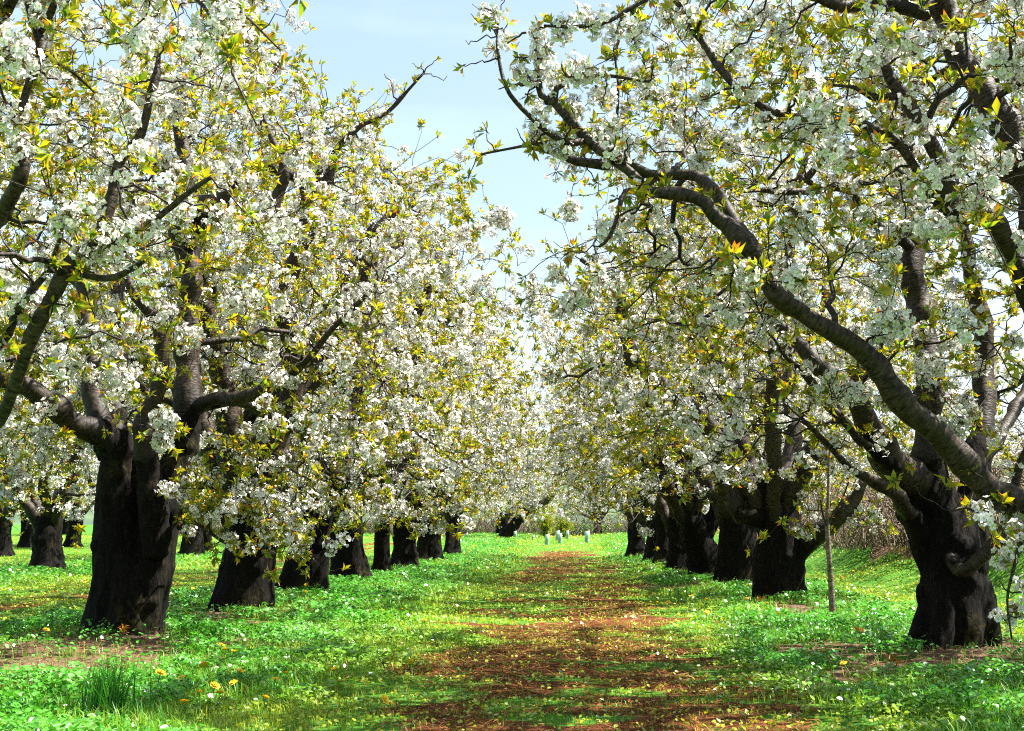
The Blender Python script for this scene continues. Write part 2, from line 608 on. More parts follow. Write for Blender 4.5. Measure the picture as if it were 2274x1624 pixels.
def connect(pos, dr, rad, cen, T, npts, rng, up, wob):
    """Join each target to the nearest wood with a bent branch."""
    idx = np.empty(len(T), int)
    nr = np.linalg.norm(pos[:, :2] - cen[:2], axis=1)
    for i in range(0, len(T), 400):
        t = T[i:i + 400]
        d = np.linalg.norm(t[:, None] - pos[None], axis=2)
        tr = np.linalg.norm(t[:, :2] - cen[:2], axis=1)
        d += .35 * np.maximum(0, nr[None] - tr[:, None]) + .25 * np.maximum(0, pos[None, :, 2] - t[:, None, 2])
        idx[i:i + 400] = d.argmin(1)
    p0 = pos[idx]
    D = T - p0
    L = np.linalg.norm(D, axis=1, keepdims=True)
    dn = nrm(D)
    m0 = nrm(.55 * dr[idx] + .8 * dn + rng.normal(size=D.shape) * .25) * L
    m1 = nrm(dn + np.array([0, 0, 1.]) * up[:, None] + rng.normal(size=D.shape) * .35) * L
    s = np.linspace(0, 1, npts)[None, :, None]
    h = (2 * s ** 3 - 3 * s ** 2 + 1) * p0[:, None] + (s ** 3 - 2 * s ** 2 + s) * m0[:, None] + (-2 * s ** 3 + 3 * s ** 2) * T[:, None] + (s ** 3 - s ** 2) * m1[:, None]
    wb = rng.normal(size=(len(T), npts, 3)) * wob * L[:, :, None]
    wb[:, 0] = 0
    h = h + wb
    return h, idx, L[:, 0]


def flat_nodes(P, r):
    d = nrm(np.gradient(P, axis=1))
    return P.reshape(-1, 3), d.reshape(-1, 3), r.reshape(-1)


def crown(root, base, limbs, rng, c=None, rx=1.0, ry=.9, zs=1.0, nA=46, nB=330, nC=1400, detail=1, spacing=.185, leafy=.54, keep=None, fs=1.0, extra=()):
    """Branches, blossom and leaves of one tree, as sub-parts of its crown."""
    base = np.asarray(base, float)
    cen = base if c is None else np.asarray(c, float)
    P, Dn, Rd = [], [], []
    for p, r in limbs:
        p2, r2 = resample(p, r, .12)
        k = max(1, int(len(p2) * .15))
        P.append(p2[k:]); Dn.append(nrm(np.gradient(p2, axis=0))[k:]); Rd.append(r2[k:])
    pos, dr, rad = np.vstack(P), np.vstack(Dn), np.concatenate(Rd)
    def env(n):
        T_ = envelope(n, rng, cen, rx, ry, zs)
        return T_ if keep is None else T_[keep(T_)]
    lev = []
    # first order: long crooked boughs, nearest first so later ones can grow from earlier
    T = env(nA)
    o = np.argsort(np.linalg.norm(T[:, None] - pos[None], axis=2).min(1))
    for ch in np.array_split(o, 3):
        t = T[ch]
        up = np.interp(t[:, 2] - base[2], [1, 3, 5], [-.3, .35, .8])
        h, idx, L = connect(pos, dr, rad, cen, t, 12, rng, up, .022)
        r0 = np.minimum(.62 * rad[idx], .011 + .019 * L)
        r = r0[:, None] * np.linspace(1, .32, 12)
        lev.append((h, r, 6))
        a, b, c_ = flat_nodes(h[:, 2:], r[:, 2:])
        pos = np.vstack([pos, a]); dr = np.vstack([dr, b]); rad = np.concatenate([rad, c_])
    T = env(nB)
    tl = []
    for p, r in limbs:
        p2, r2 = resample(p, r, .11)
        k = np.nonzero(r2 < .030)[0]
        tl.append(p2[k] + nrm(rng.normal(size=(len(k), 3)) + np.array([0, 0, .5])) * rng.uniform(.15, .45, (len(k), 1)))
    T = np.vstack([T] + tl + [e + rng.normal(size=(max(2, n // 7), 3)) * sg for e, sg, n in extra])
    up = np.interp(T[:, 2] - base[2], [1, 2.5, 5], [-.7, .1, .9])
    h, idx, L = connect(pos, dr, rad, cen, T, 9, rng, up, .03)
    r = np.minimum(.6 * rad[idx], .0065 + .009 * L)[:, None] * np.linspace(1, .38, 9)
    lev.append((h, r, 5)); hB = h
    a, b, c_ = flat_nodes(h[:, 2:], r[:, 2:])
    thin = rad < .03
    pos = np.vstack([pos[thin], a]); dr = np.vstack([dr[thin], b]); rad = np.concatenate([rad[thin], c_])
    T = np.vstack([env(nC)] + [e + rng.normal(size=(n, 3)) * np.array([sg, sg, sg * .7]) for e, sg, n in extra])
    up = np.interp(T[:, 2] - base[2], [1, 2.5, 5], [-1.2, -.1, 1.0]) + rng.normal(size=len(T)) * .4
    h, idx, L = connect(pos, dr, rad, cen, T, 6, rng, up, .03)
    r = np.maximum(np.minimum(.7 * rad[idx], .0055), .0036)[:, None] * np.linspace(1, .6, 6)
    lev.append((h, r, 4)); hC = h
    cr_ = empty('crown', (0, 0, 0), root)
    V, Q, VC = [], [], []
    off = 0
    for h_, r_, k_ in lev:
        v, q, vec = tubes(h_, r_, k_)
        V.append(v); Q.append(q[0] + off); VC.append(vec); off += len(v)
    me = make_mesh('branches', np.vstack(V) - base, [np.vstack(Q)], M_TWIG, vecs={'bark': np.vstack(VC)}, smooth=True)
    link('branches', me, cr_)
    # spurs along the wood
    S, SD, SO = [], [], []
    for h_, lo in ((hC, .25), (hB, .3)) + tuple((l[0], .45) for l in lev[:3]):
        seg = np.linalg.norm(np.diff(h_, axis=1), axis=2).sum(1)
        cnt = np.maximum(1, (seg * (1 - lo) / spacing + rng.random(len(seg))).astype(int))
        bi = np.repeat(np.arange(len(h_)), cnt)
        s = lo + (1 - lo) * rng.random(len(bi))
        n = h_.shape[1]
        f = s * (n - 1); i0 = np.minimum(f.astype(int), n - 2); fr = (f - i0)[:, None]
        p = h_[bi, i0] * (1 - fr) + h_[bi, i0 + 1] * fr
        tg = nrm(h_[bi, i0 + 1] - h_[bi, i0])
        d = nrm(np.cross(tg, rng.normal(size=tg.shape))) + np.array([0, 0, .25])
        S.append(p); SD.append(nrm(d + .5 * tg)); SO.append(rng.normal(size=len(h_))[bi] * .30)
    for p, r in limbs:
        p2, r2 = resample(p, r, .04)
        k = np.nonzero((r2 < .034) & (rng.random(len(p2)) < .26))[0]
        k = k[k < len(p2) - 1]
        if len(k):
            tg = nrm(p2[k + 1] - p2[k])
            d = nrm(np.cross(tg, rng.normal(size=tg.shape)) + np.array([0, 0, .3]))
            S.append(p2[k] + d * r2[k][:, None]); SD.append(nrm(d + .4 * tg)); SO.append(np.zeros(len(k)))
    S = np.vstack(S); SD = np.vstack(SD); SO = np.concatenate(SO)
    f = FIELD(S * 1.15 + 40) + .55 * FIELD2(S)
    z = S[:, 2] - base[2]
    pl = leafy + .22 * f + np.interp(z, [2, 4, 6], [-.02, .02, .22]) + SO
    isleaf = rng.random(len(S)) < np.clip(pl, .08, .9)
    fp = S[~isleaf] + SD[~isleaf] * .015
    fp = fp[rng.random(len(fp)) < .62]
    fp = np.repeat(fp, 1 + rng.poisson(.95, len(fp)), axis=0)
    fp = fp + rng.normal(size=fp.shape) * np.array([.036, .036, .028])
    v, q, cc = stamp(FLOWERS[detail], fp, fp, fs * rng.uniform(.85, 1.3, len(fp)), rng, align=False)
    link('blossom', make_mesh('blossom', v - base, [q], M_PETAL, cols=cc), cr_)
    tips = hC[:, -1]; td = nrm(hC[:, -1] - hC[:, -2]) + np.array([0, 0, .3])
    extra = rng.random(len(S)) < .25
    lp = np.vstack([S[isleaf], tips, S[extra]]); ld = np.vstack([SD[isleaf], td, SD[extra]])
    v, q, cc = stamp(LEAVES[detail], lp, ld, 1.12 * fs * rng.uniform(.75, 1.3, len(lp)), rng)
    link('leaves', make_mesh('leaves', v - base, [q], M_LEAF, cols=cc), cr_)
    return len(fp), len(lp)


def make_trunk(root, base, stems, voxel, seed, amp=1.0):
    """Fused old stems: sweep, remesh into one skin, then knots and fissures."""
    V, Q = [], []
    off = 0
    for p, r in stems:
        p2, r2 = resample(p, r, .06)
        v, q, _ = tubes(p2[None], r2[None], 20, cap=True)
        V.append(v); Q.append([x + off for x in q]); off += len(v)
    quads = np.vstack([q[0] for q in Q])
    caps = np.vstack([q[1] for q in Q])
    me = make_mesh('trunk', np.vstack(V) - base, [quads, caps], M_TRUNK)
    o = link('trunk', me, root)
    md = o.modifiers.new('r', 'REMESH'); md.mode = 'VOXEL'; md.voxel_size = voxel
    ms = o.modifiers.new('s', 'SMOOTH'); ms.factor = .6; ms.iterations = 5
    dg = bpy.context.evaluated_depsgraph_get()
    me2 = bpy.data.meshes.new_from_object(o.evaluated_get(dg))
    o.modifiers.clear()
    o.data = me2
    me2.name = 'trunk'
    n = len(me2.vertices)
    co = np.empty(n * 3, np.float32); me2.vertices.foreach_get('co', co); co = co.reshape(-1, 3)
    no = np.empty(n * 3, np.float32); me2.vertices.foreach_get('normal', no); no = no.reshape(-1, 3)
    d = np.empty(n)
    so_ = seed * 7.3
    for i, (x, y, z) in enumerate(co.tolist()):
        a = mnoise.noise((x * 3 + so_, y * 3, z * 2.2))
        b = 1 - abs(mnoise.noise((x * 11, y * 11 + so_, z * 1.8 + a * .6)))
        c = mnoise.noise((x * 26, y * 26, z * 8 + so_))
        kn = max(0.0, mnoise.noise((x * 5.5, y * 5.5 + so_, z * 5.5)) - .3)
        d[i] = .030 * a + .026 * (b - .75) + .006 * c + .09 * kn
    co = co + no * (d * amp)[:, None]
    me2.vertices.foreach_set('co', np.ascontiguousarray(co, np.float32).ravel())
    me2.polygons.foreach_set('use_smooth', np.ones(len(me2.polygons), bool))
    if not me2.materials:
        me2.materials.append(M_TRUNK)
    me2.update()
    return o


def make_limbs(root, base, limbs, rng, k=11):
    for p, r in limbs:
        p2, r2 = resample(p, r, .05)
        n = len(p2)
        r2 = r2 * (1 + .05 * np.convolve(rng.normal(size=n + 4), np.ones(5) / 2.2, 'valid'))
        knots = rng.integers(0, n, max(1, n // 14))
        for kk in knots:
            r2 = r2 * (1 + .24 * np.exp(-((np.arange(n) - kk) / 1.6) ** 2))
        if n > 8:
            jit = rng.normal(size=(n + 8, 3))
            jit = np.stack([np.convolve(jit[:, c_], np.hanning(9) / 2.0, 'valid') for c_ in range(3)], 1)
            p2 = p2 + jit * (np.minimum(r2, .06) * .2)[:, None] * np.minimum(1, np.arange(n) / 5.0)[:, None]
        v, q, vec = tubes(p2[None], r2[None], k, .05, rng, cap=True)
        vec[:, 2] += rng.uniform(0, 50)
        age = np.clip(1.25 - np.arange(n) * .05 / .55, 0, 1) * (r2[0] > .045)
        me = make_mesh('limb', v - base, q, M_LIMB, vecs={'bark': vec, 'age': np.repeat(age, k)[:, None] * np.ones(3)}, smooth=True)
        link('limb', me, root)


def px_limb(pts, D, dz=None):
    """[(px, py, radius px[, extra depth])] at distance D -> points and radii."""
    P, r = [], []
    for q in pts:
        dd = D + (q[3] if len(q) > 3 else 0)
        P.append(at(q[0], q[1], dd)); r.append(q[2] * dd / F)
    return np.array(P), np.array(r)


NF = [0, 0]


def tree(base, D, stems, limbs, label, seed, voxel=.022, group=None, soil=.9, **kw):
    rng = np.random.default_rng(seed)
    b = np.array(base, float)
    root = empty('cherry_tree', b)
    tag(root, label, 'tree', group)
    roots = []
    for p, r in limbs:
        if r[0] < .045:
            continue
        p2, r2 = resample(p, r, .06)
        k = max(4, int(.42 / .06))
        if np.linalg.norm(p2[0, :2] - b[:2]) > .75 or p2[0, 2] - b[2] > 2.2:
            continue
        roots.append((p2[:k], r2[:k] * np.linspace(1.16, .93, len(p2[:k]))))
    make_trunk(root, b, list(stems) + roots, voxel, seed)
    make_limbs(root, b, limbs, rng)
    a, c_ = crown(root, b, limbs, rng, **kw)
    NF[0] += a; NF[1] += c_
    return root


def gen_wood(rng, r=.26, fork=1.1, lean=(0, 0), nl=5, height=4.6, spread=2.0):
    """Trunk stems and scaffold limbs of an ordinary old orchard cherry, base at the origin."""
    top = np.array([lean[0], lean[1], fork])
    ns = 2 if rng.random() < .6 else 3
    stems, limbs = [], []
    a0 = rng.uniform(0, 6.28)
    for j in range(ns):
        a = a0 + j * 6.283 / ns
        o = np.array([math.cos(a), math.sin(a), 0]) * r * .38
        stems.append((np.array([o * 1.9 + [0, 0, -.15], o * 1.2 + top * .12, o + top * .5, o * 1.25 + top * .85, o * 1.9 + top * 1.08]),
                      np.array([1.15, .85, .70, .66, .45]) * r))
    for j in range(4):
        a = a0 + .7 + j * 1.57 + rng.uniform(-.4, .4)
        o = np.array([math.cos(a), math.sin(a), 0]) * r
        stems.append((np.array([o * 1.45 + [0, 0, -.12], o * .9 + [0, 0, .12], o * .45 + top * .32]), np.array([.34, .36, .3]) * r))
    b0 = rng.uniform(0, 6.28)
    for j in range(nl):
        a = b0 + j * 6.283 / nl + rng.uniform(-.3, .3)
        u = np.array([math.cos(a), math.sin(a), 0])
        sp = spread * rng.uniform(.7, 1.15)
        hh = height * rng.uniform(.75, 1.1)
        f = top * rng.uniform(.75, .98)
        rl = r * rng.uniform(.34, .5)
        p = [f * .8, f + u * (.12 + r * .35) + [0, 0, .25],
             f + u * sp * .38 + [0, 0, (hh - fork) * .38], f + u * sp * .62 + [0, 0, (hh - fork) * .62],
             f + u * sp * .85 + [0, 0, (hh - fork) * .88], f + u * sp + [0, 0, hh - fork]]
        p = np.array(p)
        p[2:] += rng.normal(size=(4, 3)) * .13
        limbs.append((p, rl * np.array([1.05, 1, .78, .62, .42, .2])))
    return stems, limbs


def clear_front(b, ztop, half):
    """Few twigs hang low between the trunk and the open alley end it faces."""
    def f(T):
        q = T - b
        inside = (q[:, 2] < ztop) & (q[:, 1] < .35) & (np.abs(q[:, 0]) < half)
        return ~inside | (R.random(len(T)) < np.interp(q[:, 2], [1.2, ztop - .6, ztop], [.06, .14, .5]))
    return f


def place(stems, b):
    return [(p + b, r) for p, r in stems]

# ------------------------------------------------------------------ where the trees stand
def foot(px, py, back=.25):
    p = ground_at(px, py)
    y = p[1] + back
    x = p[0] * y / p[1]
    return np.array([x, y, float(hgt(x, y))])


L1 = foot(266, 1412, .32)
R1 = foot(2112, 1440, .30)
L2 = foot(532, 1360, .28)
L3 = foot(668, 1317, .28)
R2 = foot(1724, 1333, .25)
R3 = foot(1636, 1299, .22)
R4 = foot(1570, 1285, .22)
L0 = np.array([-3.95, 7.6, float(hgt(-3.95, 7.6))])
R0 = np.array([3.5, 7.95, float(hgt(3.5, 7.95))])
LROW = [foot(778, 1292, .2), foot(847, 1271, .1), foot(899, 1262, .15), foot(950, 1247, .15), foot(1003, 1235, .15)]
RROW = [foot(1512, 1271, .2), foot(1484, 1257, .2), foot(1449, 1249, .2), foot(1412, 1240, .2)]
SAP = foot(1848, 1373, .02)
for b, rr, k in ((L1, 1.0, .95), (R1, 1.1, 1.0), (L2, .8, .85), (L3, .6, .7), (R2, .95, .9), (R3, .8, .8), (R4, .9, .8)):
    TREE_SPOTS.append((b[0] + .05, b[1] - .45, rr, k))
for b in LROW + RROW:
    TREE_SPOTS.append((b[0], b[1] - .3, .8, .7))
for px_, py_, rr, k in ((40, 1500, .6, 1.4), (130, 1475, .6, 1.4), (230, 1455, .5, 1.3), (330, 1450, .45, 1.1), (20, 1450, .5, 1.2),
                        (1820, 1440, .4, 1.0), (1900, 1455, .5, 1.3), (1985, 1490, .5, 1.3), (2080, 1475, .5, 1.2), (1960, 1530, .3, .8),
                        (540, 1385, .5, 1.1), (460, 1375, .5, 1.0), (1740, 1350, .6, 1.1), (1830, 1360, .5, .9), (1540, 1300, .8, 1.0)):
    q_ = ground_at(px_, py_)
    TREE_SPOTS.append((q_[0], q_[1], rr, k))
TREE_SPOTS += [(-3.7, 9.6, .95, 1.0), (-3.0, 9.9, .6, .8), (2.6, 9.3, .8, .8), (2.45, 13.6, .7, .8), (-2.9, 15.6, .5, .7), (-2.6, 19.5, .6, .7)]

# ------------------------------------------------------------------ ground sheets
def axis(lo, hi, step, far, ratio=1.25):
    a = list(np.arange(lo, hi + 1e-6, step))
    s = step
    v = hi
    while v < far:
        s *= ratio; v += s; a.append(v)
    s = step; v = lo
    pre = []
    while v > -far:
        s *= ratio; v -= s; pre.append(v)
    return np.array(pre[::-1] + a)


gx = axis(-13, 12, .14, 3000)
gy = axis(3.5, 48, .18, 3000)
GX, GY = np.meshgrid(gx, gy)
GZ = hgt(GX, np.clip(GY, -200, 400))
gv = np.stack([GX, GY, GZ], -1).reshape(-1, 3)
gcol = np.stack([f_mulch(GX, GY), f_soil(GX, GY), f_bank(GX, GY)], -1).reshape(-1, 3)
ny, nx = GX.shape
ii = np.arange(ny * nx).reshape(ny, nx)
gq = np.stack([ii[:-1, :-1], ii[:-1, 1:], ii[1:, 1:], ii[1:, :-1]], -1).reshape(-1, 4)
ctr = gv[gq].mean(1)
e_ = np.abs(ctr[:, 0] - .12) + .35 * NP1(ctr[:, :2])
is_path = (e_ < 1.45) & (ctr[:, 1] > 3.6) & (ctr[:, 1] < 47)


def sub(name, sel):
    f = gq[sel]
    u, inv = np.unique(f, return_inverse=True)
    me = make_mesh(name, gv[u], [inv.reshape(-1, 4)], M_GROUND, cols=gcol[u], smooth=True)
    return tag(link(name, me), kind='structure')


sub('ground', ~is_path)
sub('path', is_path)

# far hill
hx = np.linspace(-1600, 1600, 120); hy = np.linspace(900, 2200, 30)
HX, HY = np.meshgrid(hx, hy)
HN = Waves(77, 700, octaves=3)
HZ = -6 + (60 + 22 * HN(np.stack([HX, HY], -1))) * np.sin(np.clip((HY - 900) / 1300, 0, 1) * math.pi) ** .8
jj = np.arange(HX.size).reshape(HX.shape)
hq = np.stack([jj[:-1, :-1], jj[:-1, 1:], jj[1:, 1:], jj[1:, :-1]], -1).reshape(-1, 4)
tag(link('hill', make_mesh('hill', np.stack([HX, HY, HZ], -1).reshape(-1, 3), [hq], M_HILL, smooth=True)), kind='structure')

# ------------------------------------------------------------------ near trees, traced limb by limb
D = L1[1]
st = [px_limb([(252, 1440, 72), (258, 1380, 62), (266, 1300, 55), (262, 1200, 56), (262, 1100, 46), (266, 1010, 36), (262, 960, 28)], D),
      px_limb([(312, 1440, 46, -.03), (320, 1370, 44, -.03), (332, 1290, 46, -.03), (348, 1210, 46), (356, 1140, 44), (380, 1060, 38, .05), (405, 1000, 33, .08), (418, 920, 29, .1)], D),
      px_limb([(345, 1235, 26, -.22), (341, 1170, 28, -.25), (334, 1090, 25, -.25), (326, 1000, 22, -.22)], D),
      px_limb([(195, 1425, 26, -.1), (225, 1350, 34), (250, 1270, 40)], D),
      px_limb([(268, 1430, 24, -.25), (275, 1340, 30, -.2), (285, 1240, 30, -.12)], D),
      px_limb([(300, 1428, 20, -.28), (302, 1350, 26, -.2), (318, 1260, 30, -.15)], D),
      px_limb([(335, 1428, 18, -.2), (334, 1350, 26, -.15), (340, 1250, 34, -.1)], D)]
lb = [px_limb([(270, 1015, 34), (235, 967, 30, -.1), (175, 942, 27, -.25), (115, 897, 25, -.4), (55, 852, 22, -.5), (-40, 838, 17, -.6), (-140, 770, 11, -.7), (-220, 680, 6, -.7)], D),
      px_limb([(330, 1060, 23, -.25), (320, 942, 20, -.3), (345, 887, 18, -.3), (362, 800, 16, -.3), (350, 720, 15, -.4), (300, 660, 13, -.5), (280, 590, 10, -.5), (300, 480, 7, -.4), (290, 380, 4, -.4)], D),
      px_limb([(405, 1000, 33, .08), (420, 900, 29, .15), (418, 800, 27, .2), (420, 700, 25, .25), (424, 600, 24, .25), (404, 525, 26, .25), (420, 478, 29, .2), (478, 458, 27, .15), (515, 425, 20, .1), (532, 390, 10, .1)], D),
      px_limb([(415, 560, 16, .25), (430, 520, 14, .2), (490, 492, 13, .1), (560, 486, 14, 0), (600, 468, 14, -.05), (620, 420, 13, -.05), (628, 380, 10, -.1), (600, 300, 6, -.1), (560, 210, 4, -.1)], D),
      px_limb([(418, 925, 15, .1), (450, 898, 15, 0), (500, 885, 15, -.2), (560, 877, 14.5, -.4), (612, 846, 14, -.5), (652, 824, 11, -.6), (690, 790, 8, -.7), (770, 700, 6, -.8), (830, 640, 4, -.9)], D),
      px_limb([(250, 1010, 28, .15), (215, 900, 24, .35), (200, 800, 21, .5), (196, 700, 19, .6), (182, 600, 16, .7), (178, 520, 13, .8), (150, 400, 9, .8), (160, 280, 5, .8)], D),
      px_limb([(255, 990, 22, .3), (268, 860, 18, .7), (268, 740, 16, 1.0), (262, 650, 14, 1.2), (290, 540, 10, 1.4), (330, 420, 6, 1.5)], D),
      px_limb([(424, 620, 18, .25), (415, 430, 17, .5), (405, 330, 16, .6), (402, 250, 15, .6), (410, 180, 11, .6), (418, 172, 6, .6)], D),
      px_limb([(530, 400, 13, .15), (590, 372, 14, .2), (650, 392, 13, .2), (720, 405, 11, .1), (752, 330, 8, .1), (800, 280, 6, 0), (860, 250, 5, 0), (940, 165, 3, 0)], D),
      px_limb([(398, 1150, 6, -.2), (430, 1092, 4, -.4), (480, 1090, 3.6, -.6), (560, 1140, 3, -.8), (640, 1192, 2.4, -.9), (714, 1260, 1.6, -1)], D),
      px_limb([(398, 1172, 6, -.2), (432, 1160, 4, -.4), (500, 1206, 3.2, -.6), (560, 1214, 2.6, -.7), (622, 1196, 1.8, -.8)], D)]
tree(L1, D, st, lb, "huge old cherry tree with a mossy double trunk, nearest whole trunk left of the path", 101, voxel=.02,
     group="cherry trees lining the path", nA=50, nB=330, nC=1350, keep=lambda T, f=clear_front(L1, 3.4, 1.0): f(T) & (T[:, 2] < np.interp(T[:, 0], [-2.55, -2.35, -1.9, -.75], [9, 5.0, 4.7, 4.2])),
     extra=[(at(470, 1085, D - .7), .16, 22), (at(560, 1165, D - .8), .17, 34), (at(640, 1200, D - .9), .14, 26), (at(540, 1010, D - .6), .2, 26), (at(440, 1130, D - .5), .1, 10)])

D = R1[1]
st = [px_limb([(2110, 1465, 78), (2118, 1400, 72), (2122, 1340, 68), (2116, 1260, 70), (2108, 1190, 62), (2090, 1130, 48), (2074, 1070, 36), (2066, 1020, 31)], D),
      px_limb([(2035, 1450, 30, -.1), (2062, 1390, 36, -.05), (2085, 1320, 44)], D),
      px_limb([(2085, 1455, 26, -.28), (2095, 1370, 32, -.2), (2105, 1280, 40, -.1)], D),
      px_limb([(2150, 1452, 26, -.26), (2148, 1370, 30, -.2), (2140, 1280, 40, -.1)], D),
      px_limb([(2196, 1440, 22, -.05), (2182, 1380, 32, -.05), (2160, 1300, 42)], D),
      px_limb([(2085, 1260, 40), (2058, 1200, 36), (2030, 1140, 28), (2018, 1110, 24)], D),
      px_limb([(2130, 1270, 48, .1), (2150, 1190, 44, .2), (2160, 1120, 36, .3), (2168, 1050, 30, .35)], D)]
lb = [px_limb([(2075, 1190, 34, .1), (2048, 1120, 34, .06), (2030, 1082, 34, 0), (1996, 1043, 38, -.2), (1957, 1010, 33, -.3), (1930, 957, 28, -.4), (1905, 897, 25, -.45), (1866, 850, 22, -.5), (1830, 815, 19, -.5), (1755, 748, 15, -.4), (1700, 680, 11, -.3), (1640, 560, 7, -.2), (1600, 460, 4, -.2)], D),
      px_limb([(2068, 1225, 24, 0), (2022, 1140, 19, -.15), (1995, 1105, 15, -.35), (1940, 1066, 12, -.5), (1895, 1046, 9, -.6), (1835, 985, 7, -.7), (1780, 930, 4, -.8)], D),
      px_limb([(1990, 1038, 15, -.3), (1972, 1024, 12, -.4), (1915, 982, 11, -.5), (1885, 947, 10, -.55), (1835, 897, 9, -.6), (1795, 842, 8, -.7), (1740, 790, 5, -.8)], D),
      px_limb([(2075, 1130, 40), (2066, 1050, 32), (2060, 1000, 31), (2060, 912, 29, .05), (2057, 812, 28, .1), (2050, 740, 28, .15), (2030, 640, 27, .2), (2022, 590, 27, .2), (2036, 525, 25, .25), (2026, 425, 24, .3), (2016, 340, 20, .3), (2008, 270, 15, .3), (2030, 170, 9, .3), (2010, 80, 5, .3)], D),
      px_limb([(2028, 560, 14, .2), (2008, 540, 12, .15), (1968, 512, 11, .1), (1930, 482, 9, 0), (1880, 420, 8, -.1), (1820, 424, 7, -.2), (1740, 426, 8, -.3), (1690, 424, 6, -.4)], D),
      px_limb([(1830, 424, 7, -.2), (1800, 408, 7, -.2), (1790, 398, 7, -.2), (1822, 362, 6, -.2), (1842, 335, 4, -.2)], D),
      px_limb([(2165, 1060, 30, .35), (2172, 1010, 27, .4), (2180, 952, 25, .5), (2186, 862, 24, .6), (2190, 812, 22, .65), (2176, 700, 19, .7), (2160, 620, 17, .7), (2150, 560, 14, .7), (2120, 430, 10, .7), (2130, 300, 6, .7)], D),
      px_limb([(2108, 1215, 16, -.1), (2116, 1248, 15, -.3), (2142, 1264, 15, -.55), (2185, 1238, 15, -.6), (2225, 1187, 13, -.6), (2250, 1112, 12, -.6), (2265, 1040, 9, -.6), (2300, 950, 6, -.6)], D),
      px_limb([(2130, 1150, 20, .2), (2180, 1110, 16, .5), (2230, 1120, 13, .7), (2290, 1105, 10, .9), (2380, 1020, 7, 1.0)], D),
      px_limb([(2165, 1040, 16, .4), (2260, 900, 12, .9), (2330, 760, 9, 1.2), (2380, 600, 6, 1.4)], D)]
tree(R1, D, st, lb, "cherry tree with a dark flared trunk and smooth ringed limbs, right of the slim sapling", 202, voxel=.02,
     group="cherry trees lining the path", nA=46, nB=300, nC=1250, keep=clear_front(R1, 3.4, 1.5))

